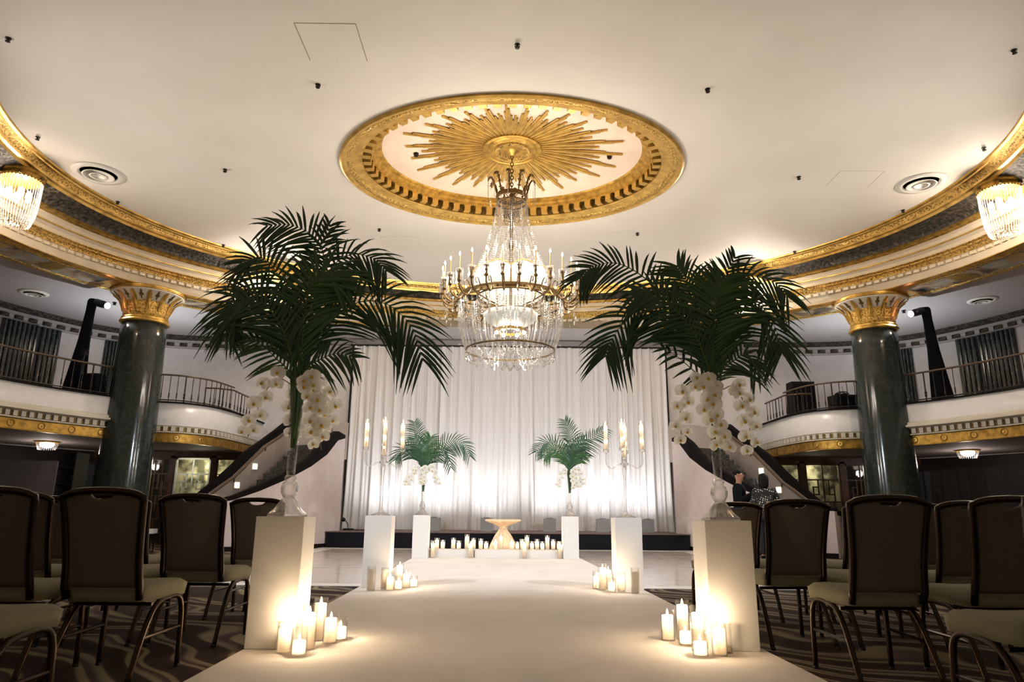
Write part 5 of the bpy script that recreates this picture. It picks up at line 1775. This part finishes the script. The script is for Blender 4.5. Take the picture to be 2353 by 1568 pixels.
ROWN = ['front', 'second', 'third', 'fourth']     # counted from the camera
rc = random.Random(11)
def put_chair(x, y, rz, lab, paper=False):
    global first
    o = proto if first else copy_tree(proto)
    first = False
    px, py, _ = aw(x, y)
    o.location = (px, py, 0)
    o.rotation_euler = (0, 0, AISLE + rz)
    tag(o, lab, 'chair', 'banquet chairs facing the stage')
    if paper:
        pz = MB().box((-.08, -.11, 0), (.08, .11, .003)).build('programme', PAPER, None, loc=(px, py + .05, .4545), rot=(0, 0, AISLE + rz + .25))
        tag(pz, 'white paper programme lying on ' + lab.replace('olive banquet chair, ', 'the ') , 'paper')
LEFT = {0: [-1.93], 1: [-1.93, -2.46], 2: [-1.915, -2.46, -3.0], 3: [-1.88, -2.42, -2.96, -3.5]}
RIGHT = {0: [2.07], 1: [2.02, 2.64], 2: [1.98, 2.55, 3.12], 3: [1.97, 2.52, 3.06, 3.6]}
YR = {0: 2.78, 1: 3.92, 2: 4.98, 3: 6.12}
SEATN = ['aisle seat', 'second seat in', 'third seat in', 'fourth seat in']
for sd, T in (('left', LEFT), ('right', RIGHT)):
    for r_, xs in T.items():
        for q, x in enumerate(xs):
            put_chair(x, YR[r_] + rc.uniform(-.02, .02), rc.uniform(-.04, .04) + (-.05 if sd == 'left' else .05),
                      f'olive banquet chair, {SEATN[q]}, {ROWN[r_]} row from camera, {sd} of runner', paper=(r_ == 2 and q == 0))

# lounge chair far back on the left
t = thing('lounge_chair', 'pale upholstered side chair in the background below the left stairs', 'chair', (-7.45, 3.0, 0), R(-75))
MB().box((-.24, -.24, .38), (.24, .24, .47)).build('seat', FASCIA, t)
MB().add([(-.23, -.24, .46), (.23, -.24, .46), (.23, -.16, .46), (-.23, -.16, .46), (-.21, -.34, .95), (.21, -.34, .95), (.21, -.29, .95), (-.21, -.29, .95)],
         [(0, 3, 2, 1), (4, 5, 6, 7), (0, 1, 5, 4), (1, 2, 6, 5), (2, 3, 7, 6), (3, 0, 4, 7)]).build('backrest', FASCIA, t)
lgm = MB().lathe([(.012, 0), (.02, .38)], 8).mesh('leg', DARKCAP)
for a in (-.2, .2):
    for c in (-.2, .2):
        obj('leg', lgm, t, (a, c, 0))

# ------------------------------------------------------------------ two people chatting by the right stairs
def skinned(name, verts, edges, radii, m_, parent, root=0, sub=2):
    me = bpy.data.meshes.new(name)
    me.from_pydata(verts, edges, [])
    o = obj(name, me, parent)
    sk = o.modifiers.new('skin', 'SKIN')
    sk.use_smooth_shade = True
    lay = me.skin_vertices[0].data if len(me.skin_vertices) else None
    if lay is not None:
        for i, r in enumerate(radii):
            lay[i].radius = r if isinstance(r, tuple) else (r, r)
            lay[i].use_root = i == root
    ss = o.modifiers.new('sub', 'SUBSURF')
    ss.levels = sub
    ss.render_levels = sub
    me.materials.append(m_)
    return o
def make_person(lab, loc, rz, woman):
    t = thing('person', lab, 'person', loc, rz)         # faces local -y
    H = 1.0 if not woman else .93
    Z_ = lambda z: z * H
    sh = .185 if not woman else .165
    el = (.25, -.10, 1.12)
    # body: pelvis, spine, neck, head, arms bent with hands held at chest height, legs
    V = [(0, 0, .95), (0, 0, 1.15), (0, .01, 1.35), (0, .005, 1.47), (0, -.022, 1.555), (0, -.015, 1.63), (0, -.008, 1.70),
         (sh, 0, 1.40), (el[0], el[1] + .06, el[2]), (.10, -.30, 1.22), (.06, -.36, 1.26),
         (-sh, 0, 1.40), (-el[0], el[1] + .06, el[2]), (-.10, -.28, 1.26), (-.05, -.34, 1.32),
         (.10, 0, .90), (.11, -.01, .50), (.11, .01, .09), (.115, -.11, .035),
         (-.10, 0, .90), (-.11, -.01, .50), (-.11, .01, .09), (-.115, -.11, .035)]
    V = [(x, y, Z_(z)) for x, y, z in V]
    E_ = [(0, 1), (1, 2), (2, 3), (3, 4), (4, 5), (5, 6), (2, 7), (7, 8), (8, 9), (9, 10), (2, 11), (11, 12), (12, 13), (13, 14), (0, 15), (15, 16), (16, 17), (17, 18), (0, 19), (19, 20), (20, 21), (21, 22)]
    rad = [(.14, .10), (.13, .095), (.13, .095), (.046, .05), (.058, .074), (.078, .096), (.058, .075), .06, .045, .03, .034, .06, .045, .03, .034, .085, .06, .04, .04, .085, .06, .04, .04]
    skinned('body', V, E_, rad, SKIN, t)
    # clothes
    JV = [(0, 0, Z_(.82)), V[1], V[2], (0, .005, Z_(1.45)), V[7], V[8], V[9], V[11], V[12], V[13]]
    JE = [(0, 1), (1, 2), (2, 3), (2, 4), (4, 5), (5, 6), (2, 7), (7, 8), (8, 9)]
    big = 1.0 if not woman else 1.12
    skinned('jacket' if not woman else 'printed_blouse', JV, JE, [(.19 * big, .15 * big), (.175 * big, .135 * big), (.19 * big, .13 * big), .085, .098, .072, .055, .098, .072, .055], JACK if not woman else BLOUSE, t)
    TV = [V[0], V[15], V[16], V[17], V[19], V[20], V[21]]
    skinned('trousers', TV, [(0, 1), (1, 2), (2, 3), (0, 4), (4, 5), (5, 6)], [(.16, .12), .105, .08, .06, .105, .08, .06], TROUS, t)
    for k in (17, 21):
        x, y, z = V[k]
        MB().ball((x, y - .05, .045), .06, 10, 6, sc=(.8, 1.9, .75)).build('shoe', JACK, t, smooth=True)
    hz = Z_(1.645)
    if not woman:
        MB().ball((0, .022, hz + .055), .092, 14, 8, sc=(.95, 1.05, .82)).build('hair', HAIR, t, smooth=True)
        f = MB()
        f.ball((0, -.104, hz - .012), .012, 8, 5, 0, (1, 1.2, 1.7))
        for s_ in (-1, 1):
            f.ball((s_ * .032, -.088, hz + .012), .007, 6, 4, 1)
            f.ball((s_ * .083, -.005, hz), .022, 6, 4, 0, (.5, 1, 1.4))
        f.ball((0, -.098, hz - .045), .016, 6, 4, 2, (1.6, .6, .5))
        tag(f.build('face_features', [SKIN, HAIR, mat('lips', (.30, .10, .08), .5)], t, smooth=True), kind='stuff')
    else:
        MB().lathe([(.0005, -.19), (.07, -.18), (.095, -.12), (.10, -.03), (.098, .03), (.08, .08), (.045, .11), (.0005, .118)], 18, X=Matrix.Translation((0, .028, hz + .02)) @ Matrix.Diagonal((1.0, .95, 1, 1))).build('hair', HAIR, t, smooth=True)
        f = MB()
        f.ball((0, -.102, hz - .012), .011, 8, 5, 0, (1, 1.2, 1.7))
        for s_ in (-1, 1):
            f.ball((s_ * .03, -.086, hz + .012), .007, 6, 4, 1)
        f.ball((0, -.095, hz - .045), .014, 6, 4, 2, (1.6, .6, .5))
        f.build('face_features', [SKIN, HAIR, mat('lips_w', (.35, .10, .09), .5)], t, smooth=True)
    # fingers curled forward
    fg = MB()
    for wi in (10, 14):
        hx, hy, hz_ = V[wi]
        for k in range(4):
            dx = (k - 1.5) * .017
            l = (.062, .072, .068, .052)[k]
            fg.tube([(hx + dx, hy - .015, hz_ + .01), (hx + dx, hy - .015 - l * .6, hz_ + .022), (hx + dx, hy - .02 - l * .9, hz_ - .005), (hx + dx, hy - .01 - l * .75, hz_ - .022)], [.010, .009, .008, .006], 6)
        sg = 1 if hx > 0 else -1
        fg.tube([(hx - sg * .028, hy + .005, hz_ + .005), (hx - sg * .048, hy - .03, hz_ + .018), (hx - sg * .042, hy - .055, hz_ + .01)], [.011, .010, .007], 6)
    fg.build('fingers', SKIN, t, smooth=True)
    return t, V
def blouse_mat():
    m = bpy.data.materials.new('black_blouse_with_white_print')
    m.use_nodes = True
    nt = m.node_tree
    b = nt.nodes['Principled BSDF']
    b.inputs['Roughness'].default_value = .8
    tc = nt.nodes.new('ShaderNodeTexCoord')
    mp = nt.nodes.new('ShaderNodeMapping')
    mp.inputs['Scale'].default_value = (5, 5, 4.5)
    mp.inputs['Rotation'].default_value = (0, 0.3, 0)
    nt.links.new(tc.outputs['Object'], mp.inputs[0])
    v = nt.nodes.new('ShaderNodeTexVoronoi')
    v.inputs['Randomness'].default_value = .35
    nt.links.new(mp.outputs[0], v.inputs['Vector'])
    c = ramp(nt, v.outputs['Distance'], [(0.0, (.75, .72, .62)), (0.25, (.75, .72, .62)), (0.29, (.010, .010, .012)), (1.0, (.010, .010, .012))])
    nt.links.new(c, b.inputs['Base Color'])
    return m
BLOUSE = blouse_mat()
man, V = make_person('person in a black jacket facing right, holding a camera, by the right stairs', (4.72, 2.80, 0), R(62), False)
wom, V2 = make_person('person with dark hair seen from behind in a black white-printed blouse', (5.10, 2.42, 0), R(152), True)
cm = thing('photo_camera', 'dark camera with grey lens held between the two people', 'camera', (5.02, 2.70, 1.50), R(62))
MB().box((-.065, -.03, -.045), (.065, .03, .045)).box((-.03, -.025, .045), (.03, .025, .07)).build('body', LENSB, cm)
MB().lathe([(.036, 0), (.038, .03), (.034, .04), (.036, .12), (.03, .125), (.0005, .11)], 14, X=Matrix.Translation((0, -.03, 0)) @ Matrix.Rotation(pi / 2, 4, 'X')).build('lens', LENSG, cm, smooth=True)

# the glowing meshes have real lamps beside them, so they need no extra light sampling
for m_ in bpy.data.materials:
    m_.cycles.emission_sampling = 'NONE'
